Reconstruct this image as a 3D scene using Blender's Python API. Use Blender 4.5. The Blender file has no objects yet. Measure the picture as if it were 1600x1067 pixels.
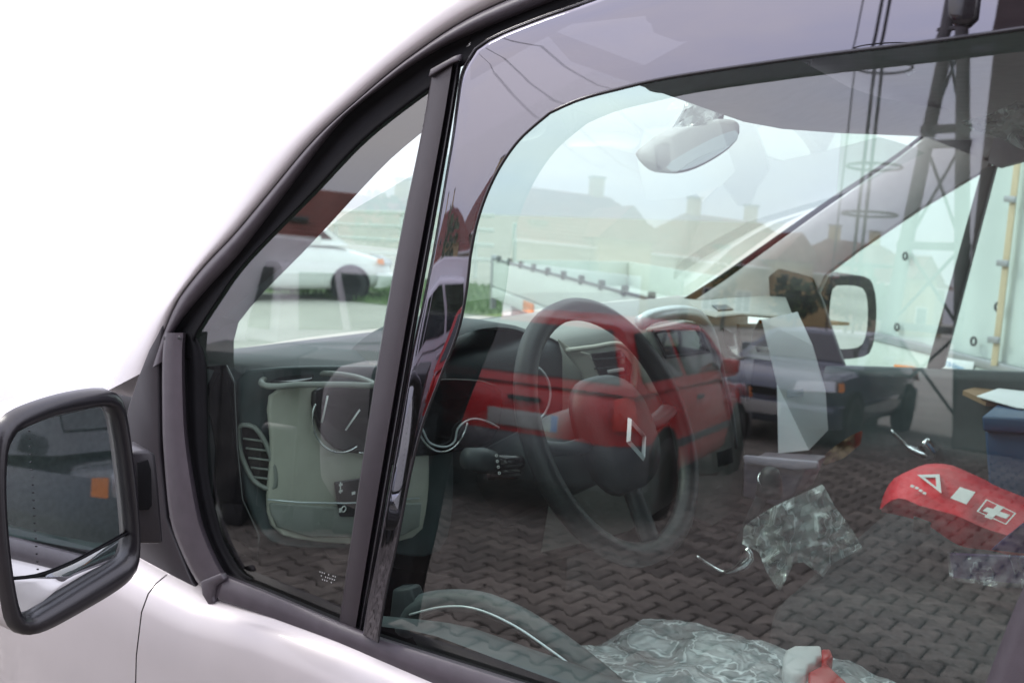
import bpy, bmesh, random
import numpy as np
from math import *
from mathutils import Vector, Matrix, noise
random.seed(7)
S = bpy.context.scene
COL = S.collection

# ------------------------------------------------------------------ camera
F = 1500.0; YAW = radians(36); PITCH = atan((533.5-330)/F); ROLL = radians(1.5)
CP = Vector((0, -.72, 1.62))
fw = Vector((-sin(YAW)*cos(PITCH), cos(YAW)*cos(PITCH), -sin(PITCH)))
rt = Vector((cos(YAW), sin(YAW), 0)); up = rt.cross(fw)
RR = rt*cos(ROLL)+up*sin(ROLL); UU = up*cos(ROLL)-rt*sin(ROLL)
cd = bpy.data.cameras.new('camera'); cam = bpy.data.objects.new('camera', cd); COL.objects.link(cam)
cam.matrix_world = Matrix.Translation(CP) @ Matrix((RR, UU, -fw)).transposed().to_4x4()
cd.sensor_width = 36; cd.lens = F/1600*36; cd.clip_start = .02; cd.clip_end = 2000
cd.dof.use_dof = True; cd.dof.focus_distance = 1.0; cd.dof.aperture_fstop = 9
S.camera = cam

# ------------------------------------------------------------------ world, sun, exposure
SUN_EL, SUN_AZ = radians(40), radians(-24)      # azimuth measured from -X (ahead of the van) towards -Y side
W = bpy.data.worlds.new('World'); S.world = W; W.use_nodes = True
nt = W.node_tree; nt.nodes.clear()
def N(t, tree=None, **k):
    n = (tree or nt).nodes.new(t)
    for a, b in k.items(): setattr(n, a, b)
    return n
L = nt.links.new
sky = N('ShaderNodeTexSky', sky_type='NISHITA', sun_disc=False, sun_elevation=SUN_EL, sun_rotation=atan2(-cos(SUN_AZ), sin(SUN_AZ)))
bg1 = N('ShaderNodeBackground'); bg1.inputs[1].default_value = .1; L(sky.outputs[0], bg1.inputs[0])
tc = N('ShaderNodeTexCoord'); sp = N('ShaderNodeSeparateXYZ'); L(tc.outputs['Generated'], sp.inputs[0])
mr = N('ShaderNodeMapRange'); L(sp.outputs[2], mr.inputs[0]); mr.inputs[1].default_value = 0; mr.inputs[2].default_value = .6
mr.inputs[3].default_value = 1.32; mr.inputs[4].default_value = 2.9
mp = N('ShaderNodeMapping'); mp.inputs['Scale'].default_value = (1.2, 1.2, 3.2); L(tc.outputs['Generated'], mp.inputs[0])
nz = N('ShaderNodeTexNoise'); nz.inputs['Scale'].default_value = 1.7; nz.inputs['Detail'].default_value = 5; nz.inputs['Roughness'].default_value = .55
L(mp.outputs[0], nz.inputs[0])
cr = N('ShaderNodeValToRGB'); cr.color_ramp.elements[0].position = .36; cr.color_ramp.elements[0].color = (.80, .82, 1.04, 1)
cr.color_ramp.elements[1].position = .66; cr.color_ramp.elements[1].color = (1.07, 1.01, 1.06, 1)
L(nz.outputs['Fac'], cr.inputs[0])
bg2 = N('ShaderNodeBackground'); L(cr.outputs[0], bg2.inputs[0]); L(mr.outputs[0], bg2.inputs[1])
mx = N('ShaderNodeMixShader'); mx.inputs[0].default_value = .9
L(bg1.outputs[0], mx.inputs[1]); L(bg2.outputs[0], mx.inputs[2])
wo = N('ShaderNodeOutputWorld'); L(mx.outputs[0], wo.inputs[0])
sd = bpy.data.lights.new('sun', 'SUN'); sd.energy = 1.1; sd.angle = radians(12); sd.color = (1, .96, .9)
sun = bpy.data.objects.new('sun', sd); COL.objects.link(sun)
sdir = Vector((-cos(SUN_AZ)*cos(SUN_EL), sin(SUN_AZ)*cos(SUN_EL), sin(SUN_EL)))
sun.rotation_euler = sdir.to_track_quat('Z', 'Y').to_euler()
S.view_settings.view_transform = 'Standard'; S.view_settings.look = 'None'; S.view_settings.gamma = 1; S.view_settings.exposure = 0.22
S.cycles.max_bounces = 14; S.cycles.transparent_max_bounces = 24; S.cycles.caustics_reflective = False; S.cycles.caustics_refractive = False
S.cycles.sample_clamp_indirect = 8

# ------------------------------------------------------------------ surveying helpers (a photo pixel met with a real plane of the place)
TL = radians(2.65); NG = Vector((0, -cos(TL), sin(TL))); G0 = Vector((0, 0, 1.175))
def ray(x, y): return (fw + RR*((x-800)/F) + UU*((533.5-y)/F)).normalized()
def G(x, y, off=0.0):
    d = ray(x, y); p = G0+NG*off
    return CP + d*((p-CP).dot(NG)/d.dot(NG))
def at(x, y, X=None, Y=None, Z=None):
    d = ray(x, y)
    k = (X-CP.x)/d.x if X is not None else (Y-CP.y)/d.y if Y is not None else (Z-CP.z)/d.z
    return CP+d*k
def onplane(x, y, p, n):
    d = ray(x, y); return CP+d*((Vector(p)-CP).dot(Vector(n))/d.dot(Vector(n)))

# ------------------------------------------------------------------ materials
def mat(name, col, rough=.5, metal=0, var=.08, scale=30, bump=0, bscale=None, coat=0, spec=.5, rnd=None, col2=None, emit=None, trans=0, detail=4):
    m = bpy.data.materials.new(name); m.use_nodes = True; t = m.node_tree; b = t.nodes['Principled BSDF']
    b.inputs['Roughness'].default_value = rough; b.inputs['Metallic'].default_value = metal
    b.inputs['Coat Weight'].default_value = coat; b.inputs['Coat Roughness'].default_value = .04
    b.inputs['Specular IOR Level'].default_value = spec
    tc = t.nodes.new('ShaderNodeTexCoord'); n = t.nodes.new('ShaderNodeTexNoise'); n.inputs['Scale'].default_value = scale; n.inputs['Detail'].default_value = detail
    t.links.new(tc.outputs['Object'], n.inputs[0])
    r = t.nodes.new('ShaderNodeValToRGB'); r.color_ramp.elements[0].position = .3; r.color_ramp.elements[1].position = .7
    c1 = tuple(max(0, c*(1-var)) for c in col); c2 = col2 or tuple(c*(1+var) for c in col)
    r.color_ramp.elements[0].color = (*c1, 1); r.color_ramp.elements[1].color = (*c2, 1)
    t.links.new(n.outputs['Fac'], r.inputs[0]); out = r.outputs[0]
    if rnd:
        src = None
        if rnd == 'object': src = t.nodes.new('ShaderNodeObjectInfo').outputs['Random']
        else: src = t.nodes.new('ShaderNodeNewGeometry').outputs['Random Per Island']
        hs = t.nodes.new('ShaderNodeHueSaturation'); mrr = t.nodes.new('ShaderNodeMapRange')
        mrr.inputs[3].default_value = .66; mrr.inputs[4].default_value = 1.28
        t.links.new(src, mrr.inputs[0]); t.links.new(mrr.outputs[0], hs.inputs['Value']); t.links.new(out, hs.inputs['Color']); out = hs.outputs[0]
    t.links.new(out, b.inputs['Base Color'])
    if bump:
        n2 = t.nodes.new('ShaderNodeTexNoise'); n2.inputs['Scale'].default_value = bscale or scale*4; n2.inputs['Detail'].default_value = 5
        t.links.new(tc.outputs['Object'], n2.inputs[0])
        bp = t.nodes.new('ShaderNodeBump'); bp.inputs['Strength'].default_value = bump; bp.inputs['Distance'].default_value = .002
        t.links.new(n2.outputs['Fac'], bp.inputs['Height']); t.links.new(bp.outputs[0], b.inputs['Normal'])
    if emit:
        b.inputs['Emission Color'].default_value = (*emit[0], 1); b.inputs['Emission Strength'].default_value = emit[1]
    return m
def pane(name, tint, ior=2.0, rough=0, smear=.0, gtint=(1, 1, 1), dust=0):
    """thin pane: light passes straight through (tinted) or is mirrored by the Fresnel law"""
    m = bpy.data.materials.new(name); m.use_nodes = True; t = m.node_tree; t.nodes.clear()
    o = t.nodes.new('ShaderNodeOutputMaterial'); mix = t.nodes.new('ShaderNodeMixShader')
    tr = t.nodes.new('ShaderNodeBsdfTransparent'); gl = t.nodes.new('ShaderNodeBsdfAnisotropic') if False else t.nodes.new('ShaderNodeBsdfGlossy')
    tr.inputs[0].default_value = (*tint, 1); gl.inputs['Roughness'].default_value = rough; gl.inputs['Color'].default_value = (*gtint, 1)
    # Schlick from |cos| so both sides of the sheet behave alike
    ge = t.nodes.new('ShaderNodeNewGeometry'); dp = t.nodes.new('ShaderNodeVectorMath'); dp.operation = 'DOT_PRODUCT'
    t.links.new(ge.outputs['Normal'], dp.inputs[0]); t.links.new(ge.outputs['Incoming'], dp.inputs[1])
    a = t.nodes.new('ShaderNodeMath'); a.operation = 'ABSOLUTE'; t.links.new(dp.outputs['Value'], a.inputs[0])
    s = t.nodes.new('ShaderNodeMath'); s.operation = 'SUBTRACT'; s.inputs[0].default_value = 1; t.links.new(a.outputs[0], s.inputs[1])
    p = t.nodes.new('ShaderNodeMath'); p.operation = 'POWER'; p.inputs[1].default_value = 5; t.links.new(s.outputs[0], p.inputs[0])
    r0 = ((ior-1)/(ior+1))**2
    q = t.nodes.new('ShaderNodeMapRange'); q.inputs[3].default_value = r0; q.inputs[4].default_value = 1; t.links.new(p.outputs[0], q.inputs[0])
    t.links.new(q.outputs[0], mix.inputs[0]); t.links.new(tr.outputs[0], mix.inputs[1]); t.links.new(gl.outputs[0], mix.inputs[2])
    if dust:      # a thin film of road dust and wiped smears
        tcn = t.nodes.new('ShaderNodeTexCoord'); n1 = t.nodes.new('ShaderNodeTexNoise'); n1.inputs['Scale'].default_value = 5; n1.inputs['Detail'].default_value = 9; n1.inputs['Roughness'].default_value = .72; n1.inputs['Distortion'].default_value = .8
        t.links.new(tcn.outputs['Object'], n1.inputs[0]); mr_ = t.nodes.new('ShaderNodeMapRange'); mr_.inputs[1].default_value = .38; mr_.inputs[2].default_value = .75; mr_.inputs[3].default_value = dust*.2; mr_.inputs[4].default_value = dust*2.6
        t.links.new(n1.outputs['Fac'], mr_.inputs[0]); df = t.nodes.new('ShaderNodeBsdfDiffuse'); df.inputs[0].default_value = (.55, .53, .48, 1); m2 = t.nodes.new('ShaderNodeMixShader')
        t.links.new(mr_.outputs[0], m2.inputs[0]); t.links.new(mix.outputs[0], m2.inputs[1]); t.links.new(df.outputs[0], m2.inputs[2]); mix = m2
    t.links.new(mix.outputs[0], o.inputs[0]); return m
def film(name, opac=.25, col=(.8, .85, .85), rough=.12, scale=18, bump=.6):
    """crumpled clear polythene"""
    m = bpy.data.materials.new(name); m.use_nodes = True; t = m.node_tree; t.nodes.clear()
    o = t.nodes.new('ShaderNodeOutputMaterial'); mix = t.nodes.new('ShaderNodeMixShader')
    tr = t.nodes.new('ShaderNodeBsdfTransparent'); tr.inputs[0].default_value = (.9, .92, .92, 1)
    b = t.nodes.new('ShaderNodeBsdfPrincipled'); b.inputs['Base Color'].default_value = (*col, 1); b.inputs['Roughness'].default_value = rough
    b.inputs['Specular IOR Level'].default_value = 1
    tcn = t.nodes.new('ShaderNodeTexCoord'); v = t.nodes.new('ShaderNodeTexNoise'); v.inputs['Scale'].default_value = scale; v.inputs['Detail'].default_value = 6; v.inputs['Distortion'].default_value = 1.8
    t.links.new(tcn.outputs['Object'], v.inputs[0])
    v.inputs['Distortion'].default_value = .5; v.inputs['Detail'].default_value = 3; mpn = t.nodes.new('ShaderNodeMapping'); mpn.inputs['Scale'].default_value = (1, 1, .38); mpn.inputs['Rotation'].default_value = (.3, .5, .4)
    t.links.new(tcn.outputs['Object'], mpn.inputs[0]); t.links.new(mpn.outputs[0], v.inputs[0])
    sb = t.nodes.new('ShaderNodeMath'); sb.operation = 'SUBTRACT'; sb.inputs[1].default_value = .5; t.links.new(v.outputs['Fac'], sb.inputs[0]); ab = t.nodes.new('ShaderNodeMath'); ab.operation = 'ABSOLUTE'; t.links.new(sb.outputs[0], ab.inputs[0])
    r1 = t.nodes.new('ShaderNodeMapRange'); r1.inputs[1].default_value = 0; r1.inputs[2].default_value = .022; r1.inputs[3].default_value = min(1, opac*1.0); r1.inputs[4].default_value = 0; t.links.new(ab.outputs[0], r1.inputs[0])  # bright glints painted as thin lines of higher opacity
    r2 = t.nodes.new('ShaderNodeMapRange'); r2.inputs[1].default_value = .40; r2.inputs[2].default_value = .66; r2.inputs[3].default_value = opac*.5; r2.inputs[4].default_value = min(1, opac*.95); t.links.new(v.outputs['Fac'], r2.inputs[0])
    r = t.nodes.new('ShaderNodeMath'); r.operation = 'ADD'; r.use_clamp = True; t.links.new(r1.outputs[0], r.inputs[0]); t.links.new(r2.outputs[0], r.inputs[1]); t.links.new(r.outputs[0], mix.inputs[0])
    bp = t.nodes.new('ShaderNodeBump'); bp.inputs['Strength'].default_value = bump; bp.inputs['Distance'].default_value = .02
    t.links.new(v.outputs['Fac'], bp.inputs['Height']); t.links.new(bp.outputs[0], b.inputs['Normal'])
    t.links.new(tr.outputs[0], mix.inputs[1]); t.links.new(b.outputs[0], mix.inputs[2]); t.links.new(mix.outputs[0], o.inputs[0]); return m
M = dict(
 silver=mat('silver_paint', (.44, .415, .41), .40, .25, .05, 6, coat=.35),
 trim=mat('grey_plastic_trim', (.052, .044, .052), .42, 0, .12, 60, bump=.12, bscale=900),
 trim_div=mat('divider_trim', (.026, .021, .025), .38, 0, .1, 60, bump=.1, bscale=900),
 trim_dark=mat('dark_plastic_trim', (.017, .015, .018), .4, 0, .1, 60, bump=.1, bscale=800),
 gloss_black=mat('gloss_black', (.012, .011, .013), .12, 0, .1, 60),
 rubber=mat('black_rubber', (.004, .004, .005), .75, 0, .2, 40, spec=.2),
 dash=mat('dashboard_plastic', (.028, .037, .042), .5, 0, .1, 30, bump=.25, bscale=700),
 dash_light=mat('dashboard_light_plastic', (.52, .52, .45), .55, 0, .05, 30, bump=.15, bscale=700),
 dash_mid=mat('dashboard_mid_plastic', (.065, .085, .09), .5, 0, .1, 30, bump=.25, bscale=700),
 dash_grey=mat('dashboard_grey_plastic', (.27, .285, .265), .5, 0, .05, 30, bump=.15, bscale=700),
 leather=mat('wheel_leather', (.016, .022, .025), .45, 0, .1, 40, bump=.3, bscale=500),
 chrome=mat('chrome', (.85, .87, .88), .1, 1, .02, 20),
 satin=mat('satin_silver', (.68, .74, .77), .35, .4, .04, 20),
 screen=mat('dark_screen', (.008, .009, .011), .08, 0, .05, 10),
 fabric=mat('seat_fabric', (.06, .065, .07), .9, 0, .25, 90, bump=.6, bscale=600),
 liner=mat('headliner', (.40, .385, .40), .9, 0, .06, 50, bump=.3, bscale=500),
 pillar_in=mat('pillar_cloth', (.56, .54, .53), .8, 0, .04, 50, bump=.2, bscale=500),
 pillar_mid=mat('pillar_inner_trim', (.10, .105, .105), .7, 0, .06, 50, bump=.2, bscale=500),
 paper=mat('paper', (.88, .93, .95), .8, 0, .03, 12),
 card=mat('cardboard', (.30, .20, .12), .85, 0, .1, 30, bump=.3),
 redbag=mat('red_bag_fabric', (.80, .010, .03), .45, 0, .18, 14, bump=.4, bscale=160),
 white=mat('white_print', (.85, .85, .85), .5, 0, .02, 20),
 darkplast=mat('black_box_plastic', (.018, .018, .020), .55, 0, .15, 20),
 redpl=mat('red_plastic', (.65, .03, .03), .3, 0, .05, 20),
 blue=mat('blue_plastic', (.035, .09, .19), .45, 0, .1, 10),
 purple=mat('purple_wrap', (.05, .02, .12), .4, 0, .1, 10),
 mirror=pane('mirror_silvering', (0, 0, 0), 60, 0, 0, (.80, .84, .86)),
 glass=pane('door_glass_tinted', (.72, .82, .76), 2.18, dust=.008),
 glass_w=pane('windscreen_glass', (.78, .87, .82), 1.3),
 visor=pane('smoked_acrylic', (.055, .050, .058), 2.55, .002, gtint=(.90, .88, 1.0), dust=.006),
 film=film('clear_film', .85, (.95, .97, .97), scale=34), bag=film('plastic_bag', .5, (.84, .92, .92), scale=17), cover=film('seat_cover_film',     .8, (.84, .90, .92), scale=20, bump=1.0),
 paver=mat('paver_concrete', (.160, .143, .122), .82, 0, .34, 9, bump=.5, bscale=260, rnd='object'),
 paver_s=mat('paver_concrete_far', (.160, .143, .122), .82, 0, .34, 9, bump=.5, bscale=260, rnd='island'),
 joint=mat('joint_sand', (.016, .013, .012), .95, 0, .4, 60, bump=.5),
 asphalt=mat('pale_concrete_ground', (.40, .39, .34), .9, 0, .12, .8, bump=.4, bscale=40, detail=8),
 grass=mat('grass_turf', (.14, .20, .08), .9, 0, .35, 8, bump=1, bscale=80),
 blade=mat('grass_blade', (.13, .22, .07), .7, 0, .3, 8),
 render=mat('white_render', (.93, .93, .93), .9, 0, .015, 3, bump=.1, bscale=60),
 tyre=mat('tyre_rubber', (.018, .018, .019), .8, 0, .2, 20), rim=mat('wheel_rim', (.42, .43, .45), .3, .8, .05, 10),
 carglass=mat('car_window', (.012, .015, .017), .06, 0, .1, 3, spec=.8),
 red=mat('red_paint', (.50, .007, .012), .32, 0, .05, 4, coat=.35), silver2=mat('silver_car_paint', (.72, .70, .72), .35, .15, .03, 4, coat=1),
 bluegrey=mat('bluegrey_paint', (.055, .07, .11), .3, .3, .04, 4, coat=1), darkcar=mat('dark_paint', (.02, .022, .028), .25, 0, .1, 4, coat=1), whitecar=mat('white_paint', (.80, .82, .80), .3, 0, .02, 4, coat=1),
 bumper=mat('grey_bumper', (.055, .06, .065), .6, 0, .1, 20), orange=mat('orange_lens', (.85, .25, .03), .2, 0, .05, 30), redlens=mat('red_lens', (.7, .03, .02), .15, 0, .05, 30), clear=mat('headlamp_lens', (.6, .62, .66), .1, .3, .05, 30),
 plate=mat('number_plate', (.42, .42, .40), .4, 0, .03, 20), eublue=mat('plate_blue', (.02, .08, .45), .4),
 roof=mat('red_roof_tiles', (.20, .045, .035), .8, 0, .25, 1.2, bump=.5, bscale=6), wall=mat('cream_wall', (.34, .27, .18), .85, 0, .08, .6), wall2=mat('ochre_wall', (.40, .29, .13), .85, 0, .08, .6), winf=mat('house_window', (.03, .035, .04), .15), frame=mat('window_frame_white', (.7, .7, .68), .5),
 bark=mat('bark', (.09, .065, .045), .9, 0, .3, 12, bump=1), leaf=mat('foliage', (.055, .085, .03), .8, 0, .5, 2, rnd='island'), conc=mat('pole_concrete', (.17, .165, .16), .85, 0, .1, 6, bump=.4), steel=mat('dark_steel', (.05, .05, .055), .5, .4, .1, 10),
 brick=mat('dark_brick_wall', (.11, .085, .08), .85, 0, .15, 3, bump=.5), tarp=mat('pale_tarpaulin', (.62, .70, .68), .55, 0, .04, 3, bump=.35, bscale=9), trailer=mat('trailer_board', (.60, .66, .62), .5, 0, .05, 4), strap=mat('cream_strap', (.60, .50, .34), .7, 0, .06, 30), sticker=mat('sticker_white', (.80, .84, .86), .4), stext=mat('sticker_blue_print', (.18, .38, .62), .4),
 jacket=mat('dark_jacket', (.03, .03, .04), .85, 0, .2, 20), skin=mat('skin', (.55, .33, .25), .5, 0, .05, 20), hair=mat('dark_hair', (.03, .02, .015), .6), jeans=mat('jeans', (.05, .07, .13), .9, 0, .2, 60),
 canopyw=mat('white_metal_fence', (.75, .77, .75), .5),
)

def translucent(name, col, f):
    m = mat(name, col, .8, var=.03); t = m.node_tree; b = t.nodes['Principled BSDF']; o = t.nodes['Material Output']
    tr = t.nodes.new('ShaderNodeBsdfTranslucent'); tr.inputs[0].default_value = (*col, 1); mx_ = t.nodes.new('ShaderNodeMixShader'); mx_.inputs[0].default_value = f
    t.links.new(b.outputs[0], mx_.inputs[1]); t.links.new(tr.outputs[0], mx_.inputs[2]); t.links.new(mx_.outputs[0], o.inputs[0]); return m
M['sheet'] = translucent('sheet_paper', (.95, .98, 1.0), .8)
# ------------------------------------------------------------------ builders
def tag(o, label=None, cat=None, group=None, kind=None):
    if label: o['label'] = label
    if cat: o['category'] = cat
    if group: o['group'] = group
    if kind: o['kind'] = kind
    return o
def empty(name, loc, rz=0, **k):
    o = bpy.data.objects.new(name, None); COL.objects.link(o); o.location = loc; o.rotation_euler = (0, 0, rz); o.empty_display_size = .2
    return tag(o, **k)
def wl(o):      # world matrix from the unevaluated chain
    m = Matrix.LocRotScale(o.location, o.rotation_euler, o.scale)
    return (wl(o.parent) @ o.matrix_parent_inverse @ m) if o.parent else m
def link(name, me, m, parent=None, local=False):
    o = bpy.data.objects.new(name, me); COL.objects.link(o)
    if m is not None: me.materials.append(m) if not me.materials else None
    if parent:
        o.parent = parent
        if not local: o.matrix_parent_inverse = wl(parent).inverted()
    return o
def mesh(name, vs, fs, m, parent=None, smooth=False, local=False):
    me = bpy.data.meshes.new(name); me.from_pydata([tuple(v) for v in vs], [], fs); me.validate(); me.update()
    if smooth: me.polygons.foreach_set('use_smooth', [True]*len(me.polygons))
    return link(name, me, m, parent, local)
def bev(o, w=.003, seg=2, ang=30):
    b = o.modifiers.new('bevel', 'BEVEL'); b.width = w; b.segments = seg; b.limit_method = 'ANGLE'; b.angle_limit = radians(ang); b.harden_normals = False
    o.data.polygons.foreach_set('use_smooth', [True]*len(o.data.polygons)); return o
def autosmooth(o, a=35):
    o.data.polygons.foreach_set('use_smooth', [True]*len(o.data.polygons)); o.data.set_sharp_from_angle(angle=radians(a)); return o
def crs(P, n, closed=False):
    """n points along a Catmull-Rom curve through P (Vectors), even in arc length"""
    P = [Vector(p) for p in P]; m = len(P); seg = m if closed else m-1; D = []
    for i in range(seg):
        g = (lambda k: P[k % m]) if closed else (lambda k: P[min(max(k, 0), m-1)])
        p0, p1, p2, p3 = g(i-1), g(i), g(i+1), g(i+2)
        for k in range(16):
            t = k/16; D.append(.5*((2*p1)+(p2-p0)*t+(2*p0-5*p1+4*p2-p3)*t*t+(3*p1-p0-3*p2+p3)*t**3))
    D.append(P[0] if closed else P[-1])
    s = [0]
    for a, b in zip(D, D[1:]): s.append(s[-1]+(b-a).length)
    out = []; j = 0; cnt = n if closed else n-1
    for i in range(n):
        q = s[-1]*i/cnt
        while j < len(s)-2 and s[j+1] < q: j += 1
        w = (q-s[j])/max(1e-9, s[j+1]-s[j]); out.append(D[j].lerp(D[j+1], min(1, w)))
    return out
def v2(L): return [Vector((a, b, 0)) for a, b in L]
def curve(pix, n, f, closed=False): return [f(p.x, p.y) for p in crs(v2(pix), n, closed)]
def sheet(name, lines, m, parent=None, smooth=True, local=False, thick=0, sharp=None):
    n = len(lines[0]); vs = [v for l in lines for v in l]; fs = []
    for i in range(len(lines)-1):
        for j in range(n-1): fs.append((i*n+j, i*n+j+1, (i+1)*n+j+1, (i+1)*n+j))
    o = mesh(name, vs, fs, m, parent, smooth, local)
    if sharp: autosmooth(o, sharp)
    if thick:
        s = o.modifiers.new('thick', 'SOLIDIFY'); s.thickness = thick; s.offset = 0
    return o
def slab(name, poly, off, m, parent=None, bevel=.0, local=False, smooth=False):
    """closed polygon (3-D points) given depth by the vector off"""
    n = len(poly); poly = [Vector(p) for p in poly]; off = Vector(off)
    vs = poly+[p+off for p in poly]
    fs = [tuple(range(n)), tuple(range(2*n-1, n-1, -1))]+[(i, i+n, (i+1) % n+n, (i+1) % n) for i in range(n)]
    me = bpy.data.meshes.new(name); bm = bmesh.new(); bv = [bm.verts.new(v) for v in vs]
    for f in fs:
        try: bm.faces.new([bv[i] for i in f])
        except ValueError: pass
    bmesh.ops.recalc_face_normals(bm, faces=bm.faces); bmesh.ops.triangulate(bm, faces=[f for f in bm.faces if len(f.verts) > 4])
    bm.to_mesh(me); bm.free(); o = link(name, me, m, parent, local)
    if bevel: bev(o, bevel, 2, 50)
    return o
def tube(name, pts, r, m, parent=None, seg=8, closed=False, local=False, flat=1.0):
    pts = [Vector(p) for p in pts]; n = len(pts); vs = []; fs = []; prev = None
    for i, p in enumerate(pts):
        a = pts[i-1] if (i or closed) else p; b = pts[(i+1) % n] if (i < n-1 or closed) else p
        t = (b-a).normalized(); ref = prev if prev else (Vector((0, 0, 1)) if abs(t.z) < .9 else Vector((1, 0, 0)))
        u = (ref-t*ref.dot(t)).normalized(); prev = u; w = t.cross(u); rr = r[i] if isinstance(r, (list, tuple)) else r
        for k in range(seg):
            q = 2*pi*k/seg; vs.append(p+u*cos(q)*rr*flat+w*sin(q)*rr)
    for i in range(n if closed else n-1):
        for k in range(seg):
            a = i*seg+k; b = i*seg+(k+1) % seg; c = ((i+1) % n)*seg+(k+1) % seg; d = ((i+1) % n)*seg+k; fs.append((a, b, c, d))
    if not closed: fs += [tuple(range(seg-1, -1, -1)), tuple(range((n-1)*seg, n*seg))]
    return mesh(name, vs, fs, m, parent, True, local)
def box(name, lo, hi, m, parent=None, bevel=.0, local=False, rot=None, seg=2):
    lo = Vector(lo); hi = Vector(hi); c = (lo+hi)/2
    vs = [Vector((x, y, z)) for x in (lo.x, hi.x) for y in (lo.y, hi.y) for z in (lo.z, hi.z)]
    if rot: vs = [c+rot @ (v-c) for v in vs]
    o = mesh(name, vs, [(0, 1, 3, 2), (4, 6, 7, 5), (0, 4, 5, 1), (2, 3, 7, 6), (0, 2, 6, 4), (1, 5, 7, 3)], m, parent, False, local)
    if bevel: bev(o, bevel, seg)
    return o
def boxes(name, L, m, parent=None, local=False, bevel=0):
    vs = []; fs = []
    for lo, hi in L:
        b = len(vs); vs += [(x, y, z) for x in (lo[0], hi[0]) for y in (lo[1], hi[1]) for z in (lo[2], hi[2])]
        fs += [tuple(b+i for i in q) for q in [(0, 1, 3, 2), (4, 6, 7, 5), (0, 4, 5, 1), (2, 3, 7, 6), (0, 2, 6, 4), (1, 5, 7, 3)]]
    o = mesh(name, vs, fs, m, parent, False, local)
    if bevel: bev(o, bevel)
    return o
def disc(name, c, nrm, r, h, m, parent=None, seg=24, local=False, sy=1.0, bevel=0, u=None):
    nrm = Vector(nrm).normalized(); ref = Vector(u) if u else (Vector((0, 0, 1)) if abs(nrm.z) < .9 else Vector((1, 0, 0)))
    u = (ref-nrm*ref.dot(nrm)).normalized(); w = nrm.cross(u); c = Vector(c)
    poly = [c+u*cos(2*pi*k/seg)*r+w*sin(2*pi*k/seg)*r*sy for k in range(seg)]
    o = slab(name, poly, nrm*h, m, parent, bevel, local); return o
def ring(name, c, nrm, r, t, m, parent=None, seg=32, local=False, a0=0, a1=2*pi, sy=1.0, uu=None):
    nrm = Vector(nrm).normalized(); ref = Vector(uu) if uu else (Vector((0, 0, 1)) if abs(nrm.z) < .9 else Vector((1, 0, 0)))
    u = (ref-nrm*ref.dot(nrm)).normalized(); w = nrm.cross(u); c = Vector(c); full = abs(a1-a0-2*pi) < 1e-3
    k = seg if full else seg+1
    pts = [c+u*cos(a0+(a1-a0)*i/seg)*r+w*sin(a0+(a1-a0)*i/seg)*r*sy for i in range(k)]
    return tube(name, pts, t, m, parent, 8, full, local)
def text(name, s, size, origin, ux, uy, m, parent, depth=.0006, bold=0):
    cu = bpy.data.curves.new(name, 'FONT'); cu.body = s; cu.size = size; cu.extrude = depth; cu.offset = bold; cu.align_x = 'CENTER'; cu.align_y = 'CENTER'
    t = bpy.data.objects.new(name, cu); me = bpy.data.meshes.new_from_object(t); bpy.data.objects.remove(t)
    ux = Vector(ux).normalized(); uz = ux.cross(Vector(uy)).normalized(); uy = uz.cross(ux)
    me.transform(Matrix.Translation(origin) @ Matrix((ux, uy, uz)).transposed().to_4x4())
    return link(name, me, m, parent)

# ------------------------------------------------------------------ ground
box('ground', (-300, -300, -.5), (300, 300, -.030), M['asphalt'])['kind'] = 'structure'
PX0, PX1, PY0, PY1 = -9.0, 3.2, -13.0, 2.4
mesh('paving_bed', [(PX0, PY0, -.024), (PX1, PY0, -.024), (PX1, PY1, -.024), (PX0, PY1, -.024)], [(0, 1, 2, 3)], M['joint'])['kind'] = 'structure'
def paver_geom(x0, y0, dz=0, g=.0070, b=.010):
    k_ = 1.08; w0, w1 = .050*k_, .090*k_
    hx = [q*k_ for q in (-.1, -.068, -.032, .032, .068, .1)]; hw = [w1, w1, w0, w0, w1, w1]
    base = [(x, -w) for x, w in zip(hx, hw)]+[(x, w) for x, w in zip(hx[::-1], hw[::-1])]
    def inset(d): return [((abs(x)-d)*(1 if x > 0 else -1), (abs(y)-d-.005)*(1 if y > 0 else -1)) for x, y in base]
    vs = []
    for d, z in ((g, -.0235), (g, -b*.7), (g+b, 0)): vs += [(x0+x, y0+y, z+dz) for x, y in inset(d)]
    fs = [tuple(range(24, 36))]
    for r in (0, 1):
        for k in range(12): fs.append((r*12+k, r*12+(k+1) % 12, (r+1)*12+(k+1) % 12, (r+1)*12+k))
    return vs, fs
pv, pf = paver_geom(0, 0); pme = bpy.data.meshes.new('paver'); pme.from_pydata(pv, [], pf); pme.materials.append(M['paver'])
paving = empty('paving', (-3, -4, 0), kind='structure')
spots = []; j = 0; y = PY0+.1
while y < PY1-.1:
    x = PX0+.1+(.108 if j % 2 else 0)
    while x < PX1-.1: spots.append((x, y)); x += .216
    y += .1512; j += 1
rad = lambda p: hypot(p[0]+1.75, p[1]+2.9)       # middle of the patch that shows largest in the door glass
spots.sort(key=rad); vs = []; fs = []
for i, (x, y) in enumerate(spots):
    dz = random.uniform(-.0015, .0015)
    if i < 296:
        o = bpy.data.objects.new('paver', pme); COL.objects.link(o); o.parent = paving; o.location = (x+3+random.uniform(-.001, .001), y+4, dz); o.rotation_euler = (random.uniform(-.006, .006), random.uniform(-.006, .006), random.uniform(-.008, .008))
    else:
        a, b = paver_geom(x, y, dz); k = len(vs); vs += a; fs += [tuple(k+q for q in f) for f in b]
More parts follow.
